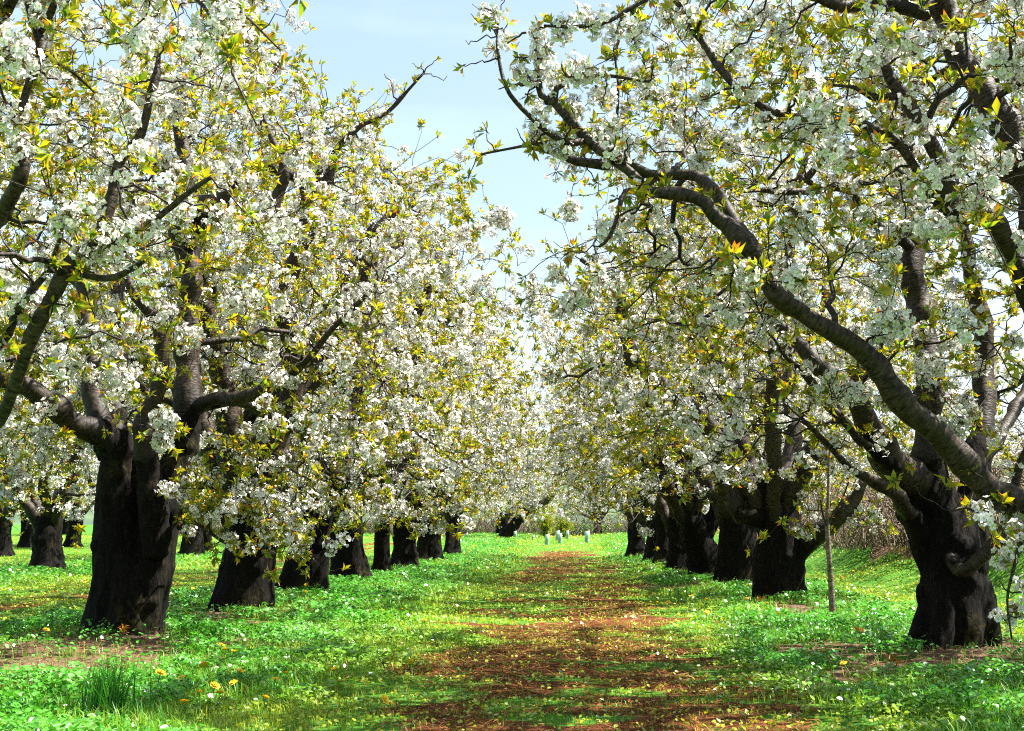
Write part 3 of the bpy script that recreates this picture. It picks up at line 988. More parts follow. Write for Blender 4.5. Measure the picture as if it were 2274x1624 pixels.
D = R0[1]
g = np.random.default_rng(5)
st, _ = gen_wood(g, .27, 1.0)
st = place(st, R0)
lb = [px_limb([(2520, 1215, 40), (2370, 1172, 34, -.1), (2273, 1132, 30, -.2), (2215, 1100, 29, -.25), (2165, 1058, 28, -.3), (2115, 1008, 27, -.35), (2066, 956, 26, -.4), (2015, 904, 26, -.45), (1968, 850, 25, -.5), (1930, 806, 24, -.5), (1888, 764, 23, -.55), (1840, 727, 21, -.6), (1785, 697, 20, -.6), (1730, 655, 20, -.65), (1696, 602, 19, -.65), (1664, 560, 19, -.7), (1625, 507, 18, -.7), (1588, 485, 17, -.7), (1558, 448, 15, -.7), (1512, 434, 14, -.7), (1440, 424, 13, -.7), (1402, 385, 12, -.7), (1357, 355, 12, -.65), (1302, 310, 11, -.6), (1260, 262, 10, -.6), (1229, 218, 10, -.6)], D),
      px_limb([(1234, 226, 9, -.6), (1216, 226, 9, -.6), (1202, 214, 8, -.6), (1194, 185, 7, -.6), (1190, 125, 7, -.6), (1187, 74, 6.5, -.6)], D),
      px_limb([(1230, 214, 8, -.6), (1230, 200, 7, -.6), (1250, 190, 6.5, -.6), (1264, 172, 5, -.6), (1300, 170, 4, -.65), (1352, 169, 3.5, -.7), (1440, 182, 3, -.8)], D),
      px_limb([(1302, 312, 7, -.6), (1262, 318, 7, -.65), (1217, 296, 6, -.7), (1177, 260, 6, -.8), (1132, 210, 5, -.9), (1112, 160, 4.5, -.9), (1103, 90, 3.5, -.9), (1108, 30, 2.5, -.9)], D),
      px_limb([(1290, 312, 4.5, -.6), (1207, 316, 4, -.5), (1127, 331, 3, -.4), (1060, 345, 2.5, -.3)], D),
      px_limb([(1700, 600, 14, -.6), (1640, 500, 13, -.3), (1560, 400, 13, 0), (1515, 390, 13, .1), (1450, 391, 12, .1), (1404, 372, 11, .1), (1357, 362, 10, .1), (1287, 360, 9, .1), (1240, 342, 7, .1), (1180, 330, 4, .1)], D),
      px_limb([(1425, 425, 7, -.7), (1387, 427, 6.5, -.75), (1372, 480, 5.5, -.8), (1350, 530, 4, -.85), (1330, 548, 3, -.9)], D),
      px_limb([(2540, 1150, 62), (2420, 900, 56), (2335, 680, 50), (2305, 500, 44), (2275, 360, 40, .05), (2230, 275, 36, .1), (2178, 205, 33, .15), (2125, 110, 31, .2), (2080, 10, 28, .25), (2020, -80, 30, -.2), (1900, -200, 20, -.2)], D),
      px_limb([(2330, 780, 22, -.1), (2262, 610, 18, -.25), (2228, 535, 19, -.35), (2212, 495, 21, -.4), (2180, 488, 20, -.45), (2140, 486, 19, -.5), (2110, 455, 18, -.5), (2090, 375, 17, -.55), (2064, 318, 17, -.6), (2037, 260, 17, -.6), (2002, 200, 17, -.6), (1978, 172, 13, -.6), (1950, 100, 8, -.6)], D),
      px_limb([(1998, 214, 10, -.6), (1968, 216, 9, -.6), (1945, 220, 8, -.6), (1900, 196, 5, -.6), (1850, 190, 3, -.6)], D),
      px_limb([(2100, 480, 12, -.4), (1990, 320, 10, -.6), (1880, 262, 9.5, -.7), (1780, 261, 9, -.8), (1725, 250, 9, -.85), (1680, 230, 8.5, -.9), (1635, 195, 8, -.9), (1597, 150, 7.5, -.9), (1565, 100, 7, -.9), (1540, 70, 6.5, -.9), (1500, -10, 4, -.9)], D),
      px_limb([(2060, 20, 22, -.2), (1960, 8, 16, -.3), (1870, 14, 13, -.4), (1800, -10, 10, -.5), (1700, -60, 6, -.6)], D),
      px_limb([(1560, 80, 6, -.9), (1480, -10, 5, -.9), (1400, 18, 5, -.9), (1352, 48, 5, -.9), (1287, 60, 4.5, -.9), (1207, 57, 3, -.9)], D),
      px_limb([(2330, 1150, 9, -.2), (2272, 1185, 5, -.4), (2252, 1260, 4, -.45), (2236, 1335, 3, -.5), (2246, 1420, 2, -.5)], D),
      px_limb([(2230, 1112, 8, -.3), (2192, 1150, 4, -.5), (2150, 1128, 3, -.6), (2112, 1135, 2, -.65)], D),
      px_limb([(2540, 1150, 30, .2), (2480, 900, 24, .5), (2620, 600, 16, .8), (2720, 300, 8, 1.0)], D)]
kR0 = lambda T: T[:, 2] > np.interp(T[:, 0], [-.6, 1.2, 2.1, 2.5], [2.45, 2.0, 1.5, .6])
tree(R0, D, st, lb, "overhanging cherry tree rooted outside the frame, its long bent limb reaching left over the path", 303, voxel=.03,
     group="cherry trees lining the path", rx=1.06, ry=.86, leafy=.45, nA=56, nB=360, nC=1450, keep=kR0, fs=1.08)

D = L0[1]
st, _ = gen_wood(g, .34, 1.1)
st = place(st, L0)
lb = [px_limb([(-250, 1080, 30), (-150, 1020, 20, -.2), (-40, 960, 16, -.5), (0, 925, 15, -.6), (35, 852, 15, -.7), (62, 770, 15, -.8), (122, 648, 14, -.9), (158, 588, 16, -.9), (218, 543, 16, -.9), (240, 455, 14, -.9), (252, 400, 13, -.9), (270, 350, 12, -.9), (310, 300, 11, -.9), (340, 200, 9, -.9), (352, 130, 5, -.9)], D),
      px_limb([(-200, 1030, 18, -.2), (-60, 830, 12, -.5), (10, 752, 10, -.7), (40, 686, 9, -.75), (75, 640, 8, -.8), (115, 590, 7, -.85), (140, 500, 4, -.9)], D),
      px_limb([(222, 545, 9, -.9), (270, 532, 9, -1), (320, 506, 8, -1.1), (362, 474, 7.5, -1.2), (412, 434, 6, -1.3), (470, 395, 4.5, -1.4)], D),
      px_limb([(158, 602, 8, -.9), (200, 614, 8, -1), (250, 618, 8, -1.1), (290, 600, 7, -1.2), (328, 574, 4, -1.3)], D),
      px_limb([(-260, 1000, 30), (-150, 640, 26, -.3), (-40, 500, 23, -.5), (4, 478, 20, -.6), (30, 440, 16, -.7), (52, 380, 14, -.8), (46, 280, 11, -.8), (60, 200, 9, -.8), (88, 110, 10, -.8), (66, 20, 8, -.8), (50, -60, 5, -.8)], D),
      px_limb([(95, 95, 9, -.8), (82, 150, 8, -.8), (60, 200, 7, -.8)], D),
      px_limb([(96, 70, 8, -.8), (120, 10, 7, -.9), (150, -60, 5, -.9)], D),
      px_limb([(-280, 950, 34), (-330, 600, 28, .3), (-420, 300, 20, .6), (-480, 50, 10, .8)], D),
      px_limb([(-150, 300, 14, -.6), (100, -90, 10, -1.2), (300, -80, 6, -1.6), (430, -5, 4, -1.8), (478, 55, 3.2, -1.9), (502, 97, 2.8, -1.9), (510, 150, 2.4, -1.95), (540, 215, 2.2, -2), (570, 280, 1.8, -2)], D),
      px_limb([(-150, 300, 14, -.6), (150, -160, 9, -1.2), (420, -130, 6, -1.7), (520, 10, 3.2, -1.9), (560, 50, 2.8, -2), (600, 90, 2.4, -2), (622, 112, 1.8, -2)], D)]
kL0 = lambda T: (T[:, 2] > np.interp(T[:, 0], [-2.9, -2.4, -1.6], [.7, 2.3, 2.9])) & (T[:, 1] > 4.4)
tree(L0, D, st, lb, "cherry tree rooted beyond the left edge, its dark branches hanging close to the viewer", 404, voxel=.03,
     group="cherry trees lining the path", rx=.78, ry=.95, nA=46, nB=300, nC=1100, keep=kL0, fs=1.08)

# ------------------------------------------------------------------ next trees along both rows
D = L2[1]
g = np.random.default_rng(61)
_, lb = gen_wood(g, .33, 1.35, (.05, 0), 6, 5.0, 2.2)
st = [px_limb([(530, 1385, 62), (540, 1320, 56), (555, 1240, 54), (566, 1170, 54), (575, 1110, 44), (590, 1060, 34)], D),
      px_limb([(480, 1372, 26, -.1), (508, 1310, 34), (535, 1240, 40)], D),
      px_limb([(592, 1370, 22, -.1), (584, 1310, 30), (575, 1240, 36)], D),
      px_limb([(540, 1190, 36), (515, 1130, 32, .05), (498, 1070, 26, .1)], D),
      px_limb([(590, 1190, 32, -.1), (612, 1140, 28, -.1), (640, 1090, 22, -.1)], D)]
lb = [(p + L2, r) for p, r in lb] + [px_limb([(498, 1075, 26, .1), (510, 1000, 21, .1), (530, 955, 17, .1), (550, 930, 14, .1), (580, 880, 10, 0), (640, 790, 6, 0)], D)]
tree(L2, D, st, lb, "stout cherry trunk leaning right, just behind the double trunk, low blossom hanging before it", 505, voxel=.025,
     group="cherry trees lining the path", nA=44, nB=310, nC=1350, keep=clear_front(L2, 2.2, 1.1),
     extra=[(at(600, 1090, D - .8), .22, 26), (at(690, 1110, D - .8), .2, 24), (at(760, 1180, D - .9), .14, 12)])

D = L3[1]
g = np.random.default_rng(62)
_, lb = gen_wood(g, .30, 1.25, (.1, 0), 6, 5.0, 2.3)
st = [px_limb([(672, 1335, 46), (682, 1290, 40), (690, 1230, 38), (695, 1170, 40), (712, 1120, 34), (725, 1070, 26)], D),
      px_limb([(618, 1322, 20, -.1), (648, 1280, 26), (676, 1220, 32)], D),
      px_limb([(712, 1330, 20, -.1), (708, 1280, 26), (702, 1220, 30)], D),
      px_limb([(680, 1190, 34), (660, 1140, 32), (652, 1080, 26)], D)]
lb = [(p + L3, r) for p, r in lb] + [px_limb([(720, 1090, 18), (760, 1075, 15, -.1), (820, 1055, 13, -.3), (880, 1030, 12, -.4), (928, 1012, 10, -.5), (960, 1040, 6, -.6)], D)]
tree(L3, D, st, lb, "third standing trunk left of the path, with a wide flared foot and two thick stems", 606, voxel=.03,
     group="cherry trees lining the path", nA=44, nB=310, nC=1350, keep=clear_front(L3, 2.2, 1.1),
     extra=[(at(770, 1125, D - .8), .22, 26), (at(835, 1140, D - .9), .2, 26), (at(900, 1135, D - 1), .22, 30), (at(955, 1150, D - 1), .2, 22), (at(700, 1060, D - .9), .25, 24)])

D = R2[1]
g = np.random.default_rng(63)
_, lb = gen_wood(g, .30, 1.2, (-.05, 0), 5, 5.0, 2.2)
st = [px_limb([(1724, 1355, 52), (1728, 1300, 50), (1732, 1230, 48), (1728, 1170, 46), (1715, 1110, 34), (1700, 1060, 26)], D),
      px_limb([(1685, 1342, 20, -.1), (1698, 1280, 30, -.05), (1712, 1210, 36)], D),
      px_limb([(1768, 1342, 18, -.1), (1760, 1280, 28, -.05), (1750, 1200, 32)], D),
      px_limb([(1750, 1235, 34), (1785, 1205, 26, -.1), (1820, 1180, 20, -.15)], D),
      px_limb([(1740, 1190, 36), (1752, 1120, 28), (1760, 1050, 22)], D)]
lb = [(p + R2, r) for p, r in lb] + [px_limb([(1785, 1205, 24, -.1), (1830, 1175, 20, -.2), (1868, 1140, 18, -.3), (1895, 1105, 15, -.3), (1930, 1060, 9, -.3)], D),
                                     px_limb([(1700, 1150, 24), (1682, 1110, 24), (1662, 1070, 20), (1640, 1020, 15), (1600, 950, 9)], D),
                                     px_limb([(1688, 1150, 20, -.1), (1640, 1140, 18, -.1), (1630, 1090, 17), (1622, 1030, 13), (1590, 960, 8)], D)]
tree(R2, D, st, lb, "broad dark cherry trunk just left of the slim sapling, one limb rising behind the sapling", 707, voxel=.025,
     group="cherry trees lining the path", nA=44, nB=310, nC=1350, keep=clear_front(R2, 2.2, 1.1),
     extra=[(at(1800, 1090, D - .6), .2, 24), (at(1840, 1030, D - .7), .2, 22), (at(1660, 1050, D - .7), .2, 18), (at(1770, 1180, D - .6), .08, 8), (at(1900, 1150, D - .3), .2, 20)])

D = R3[1]
g = np.random.default_rng(64)
_, lb = gen_wood(g, .29, 1.25, (-.1, 0), 6, 5.0, 2.3)
st = [px_limb([(1636, 1315, 42), (1637, 1270, 38), (1636, 1210, 37), (1630, 1160, 36), (1618, 1110, 28)], D),
      px_limb([(1600, 1305, 18, -.1), (1612, 1250, 24), (1622, 1190, 28)], D),
      px_limb([(1668, 1306, 16, -.1), (1660, 1250, 24), (1650, 1190, 28)], D),
      px_limb([(1650, 1190, 26), (1660, 1140, 22), (1664, 1090, 17)], D)]
lb = [(p + R3, r) for p, r in lb]
tree(R3, D, st, lb, "second cherry trunk beyond the slim sapling, knotted and upright, touching its broad neighbour", 808, voxel=.03,
     group="cherry trees lining the path", nA=42, nB=300, nC=1350, keep=clear_front(R3, 2.0, 1.0))

D = R4[1]
g = np.random.default_rng(65)
_, lb = gen_wood(g, .27, 1.2, (-.45, 0), 6, 4.9, 2.2)
st = [px_limb([(1580, 1300, 36), (1572, 1265, 32), (1556, 1220, 34), (1538, 1170, 34), (1520, 1120, 27), (1505, 1070, 20)], D),
      px_limb([(1605, 1292, 13, -.1), (1590, 1258, 20, -.05), (1570, 1215, 24)], D),
      px_limb([(1545, 1292, 15, -.1), (1548, 1250, 22), (1545, 1200, 26)], D),
      px_limb([(1560, 1190, 22), (1585, 1150, 18), (1592, 1100, 14)], D)]
lb = [(p + R4, r) for p, r in lb]
tree(R4, D, st, lb, "leaning cherry trunk with a mossy foot spread to the right, third beyond the sapling", 909, voxel=.03,
     group="cherry trees lining the path", nA=40, nB=280, nC=1300, detail=0, keep=clear_front(R4, 1.9, .9))

# leaning tree that closes the end of the path
LT = foot(1120, 1197, .3)
D = LT[1]
st = [px_limb([(1112, 1204, 15), (1125, 1186, 14), (1142, 1165, 12), (1158, 1145, 11)], D)]
lb = [px_limb([(1150, 1155, 10), (1166, 1138, 9), (1190, 1125, 8.5), (1215, 1110, 7.5), (1228, 1094, 6), (1238, 1070, 3)], D),
      px_limb([(1156, 1148, 9), (1155, 1120, 8), (1150, 1090, 7), (1155, 1060, 4)], D),
      px_limb([(1158, 1142, 8), (1172, 1115, 7, .4), (1180, 1085, 5, .6), (1200, 1060, 3, .8)], D)]
tree(LT, D, st, lb, "small dark leaning cherry tree alone at the far end of the path", 111, voxel=.035,
     rx=.62, ry=.62, zs=.62, nA=22, nB=110, nC=420, detail=0, fs=1.3)

# ------------------------------------------------------------------ ordinary trees: four built, then copied
PROTO = []
for j, (rr, fk, sp, ht) in enumerate(((.27, 1.15, 2.2, 5.0), (.25, 1.0, 2.1, 4.8), (.29, 1.25, 2.3, 5.1), (.15, 1.3, 2.0, 4.9))):
    g = np.random.default_rng(900 + j)
    st, lb = gen_wood(g, rr, fk, (g.uniform(-.12, .12), 0), 6, ht, sp)
    PROTO.append(tree((0, 0, 0), 0, st, lb, "x", 920 + j, voxel=.03, nA=40, nB=270, nC=1200, detail=0, fs=1.1, leafy=.46))


def dup_tree(src, loc, rz, s, label, group):
    r = src.copy(); COL.objects.link(r)
    r.location = loc; r.rotation_euler = (0, 0, rz); r.scale = (s[0], s[0], s[1])
    tag(r, label, 'tree', group)
    for ch in list(src.children):
        c = ch.copy(); COL.objects.link(c); c.parent = r
        for gch in ch.children:
            d = gch.copy(); COL.objects.link(d); d.parent = c
    return r


used = set()


def put(k, loc, rz, s, label, group):
    if k not in used:
        used.add(k)
        r = PROTO[k]
        r.location = loc; r.rotation_euler = (0, 0, rz); r.scale = (s[0], s[0], s[1])
        tag(r, label, 'tree', group)
        return r
    return dup_tree(PROTO[k], loc, rz, s, label, group)


GA = "cherry trees lining the path"
for (b, k, rz, s, lab) in (
        (LROW[0], 0, .4, (1.0, 1.0), "fourth standing trunk left of the path, knobbly, between the forked trunk and the slender one"),
        (LROW[1], 3, 2.0, (.95, 1.0), "slender straight cherry trunk with a mossy side, thinnest of the left row"),
        (LROW[2], 1, 1.1, (1.0, 1.0), "cherry trunk just beyond the slender trunk of the left row"),
        (LROW[3], 2, 3.0, (1.02, 1.0), "wide cherry trunk with twin ridges, second beyond the slender trunk of the left row"),
        (LROW[4], 0, 4.4, (.85, .98), "last small trunk at the far end of the left row"),
        (RROW[0], 1, 3.9, (1.0, 1.0), "cherry trunk tucked behind the mossy leaning trunk of the right row"),
        (RROW[1], 2, 5.2, (.95, 1.0), "dark cherry trunk second behind the mossy leaning trunk of the right row"),
        (RROW[2], 0, 2.3, (.95, .98), "dark cherry trunk last but one in the right row"),
        (RROW[3], 1, .5, (1.0, .98), "last trunk at the far end of the right row, beside the dandelion meadow")):
    put(k, b, rz, s, lab, GA)

GB = "cherry trees of the next rows on the left"


def gpt(x, y):
    return np.array([x, y, float(hgt(x, y))])


for (b, k, rz, s, lab) in (
        (foot(103, 1270, .2), 1, 2.6, (1.12, 1.0), "wide low forked cherry tree between the left edge and the double trunk"),
        (gpt(-10.9, 22.3), 2, .9, (1.0, 1.0), "cherry tree of the next row, its crown filling the left edge behind the double trunk"),
        (foot(60, 1216, .2), 0, 1.9, (1.0, 1.0), "distant cherry tree standing just left of and behind the low forked one"),
        (gpt(-10.7, 34.0), 0, 5.5, (1.0, 1.0), "cherry tree of the next row hidden behind the double trunk"),
        (gpt(-11.0, 40.0), 2, 4.2, (1.0, 1.0), "cherry tree of the next row behind the trunk leaning right"),
        (foot(462, 1232, .1), 3, .2, (1.0, .95), "thin leaning trunk of the next row, glimpsed between the first two left trunks"),
        (gpt(-11.3, 52.5), 1, 3.6, (1.0, 1.0), "cherry tree of the next row glimpsed beyond the third left trunk"),
        (gpt(-18.0, 43.0), 2, 2.2, (1.0, 1.0), "cherry tree two rows away, above the left edge meadow"),
        (gpt(-18.6, 51.0), 0, 3.3, (1.0, 1.0), "cherry tree two rows away, beyond the low forked tree")):
    put(k, b, rz, s, lab, GB)

GC = "blossoming trees closing the far end of the orchard"
g = np.random.default_rng(70)
for j in range(17):
    x = -44 + j * 4.6 + g.uniform(-1, 1)
    y = 70 + g.uniform(-2.5, 5)
    put(int(g.integers(0, 3)), gpt(x, y), g.uniform(0, 6.28), (g.uniform(.95, 1.2), g.uniform(.62, .8)),
        "blossoming tree in the white band closing the far end of the orchard", GC)

# ------------------------------------------------------------------ slim sapling
def small_tree(name, label, cat, base, stems, tw, leafpts, seed, group=None, leafs=.8, dark=None):
    rng = np.random.default_rng(seed)
    root = empty(name, base)
    tag(root, label, cat, group)
    V, Q, VC, off = [], [], [], 0
    for p, r in stems[:1]:
        p2, r2 = resample(p, r, .05)
        r2 = r2 * (1 + .04 * rng.normal(size=len(r2)))
        v, q, vec = tubes(p2[None], r2[None], 10, cap=True)
        link('trunk', make_mesh('trunk', v - base, q, M_POLE, vecs={'bark': vec}, smooth=True), root)
    for p, r in stems[1:]:
        p2, r2 = resample(p, r, .05)
        v, q, vec = tubes(p2[None], r2[None], 6)
        link('branch', make_mesh('branch', v - base, q, M_TWIG, vecs={'bark': vec}, smooth=True), root)
    if len(leafpts):
        n = len(leafpts)
        v, q, cc = stamp(LEAVES[1], leafpts, nrm(rng.normal(size=(n, 3)) + [0, 0, .5]), leafs * rng.uniform(.7, 1.2, n), rng)
        if dark is not None:
            cc = cc * np.array(dark)
        link('leaves', make_mesh('leaves', v - base, [q], M_LEAF, cols=cc), root)
    return root


D = SAP[1]
stp = [px_limb([(1849, 1380, 7.5), (1846, 1320, 6.5), (1842, 1260, 6), (1838, 1200, 5.6), (1836, 1160, 5), (1838, 1110, 3.6), (1839, 1060, 3), (1841, 1010, 2.2), (1842, 985, 1.6)], D),
       px_limb([(1836, 1168, 3.6), (1850, 1140, 3), (1868, 1112, 2.4), (1884, 1070, 1.6)], D),
       px_limb([(1837, 1172, 3.2), (1826, 1140, 2.6, -.05), (1822, 1110, 1.6, -.08)], D)]
lp = np.array([at(1840 + R.uniform(-6, 6), 975 + R.uniform(0, 90), D) for _ in range(9)] + [at(1882, 1072, D), at(1868, 1110, D), at(1822, 1112, D), at(1845, 1150, D)])
small_tree('cherry_sapling', "slim young cherry sapling with a bare grey pole-like stem and few red-tipped leaves", 'sapling', SAP, stp, None, lp, 5, leafs=.7, dark=(1.2, .6, .7))

# green shrubs at the far end
def shrub(label, px, py, wpx, hpx, seed, tint, dD=0):
    b = foot(px, py, .2)
    b = np.array([b[0] * (b[1] + dD) / b[1], b[1] + dD, 0]); b[2] = float(hgt(b[0], b[1]))
    D = b[1]; W = wpx * D / F; H = hpx * D / F
    rng = np.random.default_rng(seed)
    root = empty('shrub', b); tag(root, label, 'shrub', None)
    n = 34
    T = np.stack([rng.normal(size=n) * W * .3, rng.normal(size=n) * W * .3, H * rng.uniform(.35, 1, n)], 1)
    s = np.linspace(0, 1, 7)[None, :, None]
    P = T[:, None] * np.concatenate([s ** 1.6, s ** 1.6, s], 2) + rng.normal(size=(n, 7, 3)) * .03
    r = np.linspace(.016, .004, 7)[None] * np.ones((n, 1))
    v, q, vec = tubes(P, r, 4)
    link('stems', make_mesh('stems', v, q, M_TWIG, vecs={'bark': vec}), root)
    m = 420
    i = rng.integers(0, n, m); k = rng.integers(2, 7, m)
    lp = P[i, k] + rng.normal(size=(m, 3)) * .1
    v, q, cc = stamp(LEAVES[0], lp, nrm(rng.normal(size=(m, 3)) + [0, 0, .6]), 1.7 * rng.uniform(.7, 1.3, m), rng)
    link('leaves', make_mesh('leaves', v, [q], M_LEAF, cols=np.clip(cc * np.array(tint), 0, .9)), root)


shrub("yellow-green leafy shrub behind the pale tree guards at the far end", 1212, 1197, 40, 75, 31, (.9, 1.1, 1.0), 2)
shrub("low leafy shrub right of the yellow-green one at the far end", 1250, 1196, 42, 48, 32, (.7, .9, 1.0), 3)
shrub("tall pale green bush showing above the leaning tree in the gap between the rows", 1185, 1190, 95, 155, 33, (.8, 1.25, 1.0), 14)

# ------------------------------------------------------------------ tree guards
def guard(px, py, hpx, label):
    b = foot(px, py, 0)
    h = hpx * b[1] / F; r = max(.06, h * .2)
    k = 12
    th = np.arange(k) / k * 6.283
    def ringv(rad, z, tilt=0):
        return np.stack([np.cos(th) * rad + tilt * z, np.sin(th) * rad, np.full(k, z) + .02 * np.cos(th)], 1)
    tl = R.uniform(-.08, .08)
    V = np.vstack([ringv(r, -.05, tl), ringv(r * 1.03, h * .5, tl), ringv(r * .98, h, tl), ringv(r * .9, h * .99, tl), ringv(r * .9, -.05, tl)])
    i = np.arange(5 * k).reshape(5, k)
    a = i[:-1]; c = i[1:]
    q = np.stack([a, np.roll(a, -1, 1), np.roll(c, -1, 1), c], -1).reshape(-1, 4)
    root = empty('tree_guard', b)
    tag(root, label, 'tree guard', 'pale plastic tree guards at the far end')
    link('tube', make_mesh('tube', V, [q], M_TUBE, smooth=True), root)
    p = np.array([[[.02, 0, 0], [.03 + tl * h, .01, h * .7], [tl * h * 1.3, .02, h * 1.35]]])
    v, qq, vec = tubes(p, np.array([[.015, .013, .008]]), 6)
    link('stem', make_mesh('stem', v, qq, M_POLE, vecs={'bark': vec}), root)


guard(1144, 1197, 17, "pale plastic tree guard right beside the foot of the leaning tree")
guard(1183, 1199, 10, "short pale tree guard between the leaning tree and the yellow-green shrub")
guard(1214, 1211, 24, "nearest pale green tree guard, squat and broad, in front of the yellow-green shrub")
guard(1237, 1201, 22, "tall narrow tree guard behind the squat one, at the far end")
guard(1243, 1207, 22, "leaning pale tree guard just right of the squat one")
guard(1260, 1197, 18, "thin white tree guard before the low leafy shrub")
guard(1303, 1206, 26, "white bottle-shaped tree guard standing alone on the right of the others")
guard(1036, 1196, 12, "small pale tree guard left of the leaning tree, near the end of the left row")

# ------------------------------------------------------------------ brambles on the bank
def bramble_mesh(seed):
    rng = np.random.default_rng(seed)
    n = 300
    s = np.linspace(0, 1, 7)[None, :, None]
    a = rng.uniform(0, 6.28, n)
    o = np.stack([rng.normal(size=n) * .7, rng.normal(size=n) * .6, np.full(n, -.05)], 1)
    L = rng.uniform(.5, 1.5, n)
    up = np.stack([np.cos(a) * L * .8, np.sin(a) * L * .8, np.zeros(n)], 1)[:, None] * s
    z = (L * rng.uniform(.6, 1.3, n))[:, None, None] * (s * 1.9 - s * s * rng.uniform(.9, 1.9, n)[:, None, None])
    P = o[:, None] + up + z * np.array([0, 0, 1.]) + rng.normal(size=(n, 7, 3)) * .03
    r = np.linspace(.009, .004, 7)[None] * rng.uniform(.7, 1.4, (n, 1))
    v, q, vec = tubes(P, r, 3)
    c = np.array([.21, .16, .12]) * rng.uniform(.5, 1.4, (n, 1))
    return make_mesh('bramble_bush', v, q, M_DRY, cols=np.repeat(c, 21, 0))


BM = [bramble_mesh(s) for s in (1, 2, 3)]
g = np.random.default_rng(8)
j = 0
for (x, y, s, lab) in ((7.0, 26.5, .9, "dry brown bramble heap on the bank right behind the sapling"),
                       (6.9, 23.5, .8, "dry brown bramble heap on the bank left of the flared trunk"),
                       (8.0, 30.0, 1.1, "dry bramble thicket on top of the bank, behind the sapling"),
                       (7.8, 21.5, .9, "dry bramble heap behind the flared trunk"),
                       (7.4, 18.6, 1.0, "dry bramble heap seen right of the flared trunk"),
                       (6.6, 24.8, .9, "dry brown bramble heap between sapling and flared trunk"),
                       (8.6, 26.0, 1.25, "high dry bramble thicket on the bank behind the flared trunk"),
                       (7.8, 35.0, 1.1, "dry bramble thicket on the bank, seen behind the broad dark trunk"),
                       (7.8, 40.0, 1.1, "dry bramble thicket on the bank, seen behind the knotted trunk"),
                       (8.6, 20.0, 1.3, "high dry bramble thicket under the ringed limbs at the right edge"),
                       (6.3, 28.6, .6, "small dry bramble heap at the foot of the bank")):
    o = link('bramble_bush', BM[j % 3], None, (x, y, float(hgt(x, y))))
    o.rotation_euler = (0, 0, g.uniform(0, 6.28)); o.scale = (s * 1.4, s * 1.4, s * 1.15)
    tag(o, lab, 'bramble', 'dry brambles on the bank'); j += 1

for j in range(13):
    x = -20 + j * 2.6 + g.uniform(-.7, .7); y = 69.0 + g.uniform(-.6, 3)
    o = link('bramble_bush', BM[j % 3], None, (x, y, float(hgt(x, y))))
    sc_ = g.uniform(1.0, 1.7)
    o.rotation_euler = (0, 0, g.uniform(0, 6.28)); o.scale = (sc_, sc_, sc_ * .8)
    tag(o, "bare grey-brown brush under the white trees closing the far end of the orchard", 'brush', 'bare brush at the far end of the orchard')

# ------------------------------------------------------------------ herbs, grass and clippings on the floor
def spread(n, y0, y1, rng, margin=1.2):
    y = rng.uniform(y0, y1, int(n * 1.0))
    wl = .42 * y + margin; wr = .35 * y + margin
    keepp = rng.random(len(y)) < (wl + wr) / ((.77 * y1) + 2 * margin)
    y = y[keepp]; wl = wl[keepp]; wr = wr[keepp]
    x = rng.uniform(0, 1, len(y)) * (wl + wr) - wl
    return x, y


def strip(x, y):
    """1 on the tall herb strips under the rows, 0 in the mown alleys."""
    p = np.stack([x, y], -1)
    e = .45 * NP1(p)
    s = np.maximum.reduce([sst(2.3, 1.2, np.abs(x + 3.3) + e), sst(1.7, .9, np.abs(x - 2.75) + e), sst(2.2, 1.2, np.abs(x + 10.8) + e)])
    return s


CL = Waves(51, 1.3); CL2 = Waves(52, .35); TONE = Waves(53, 2.0)


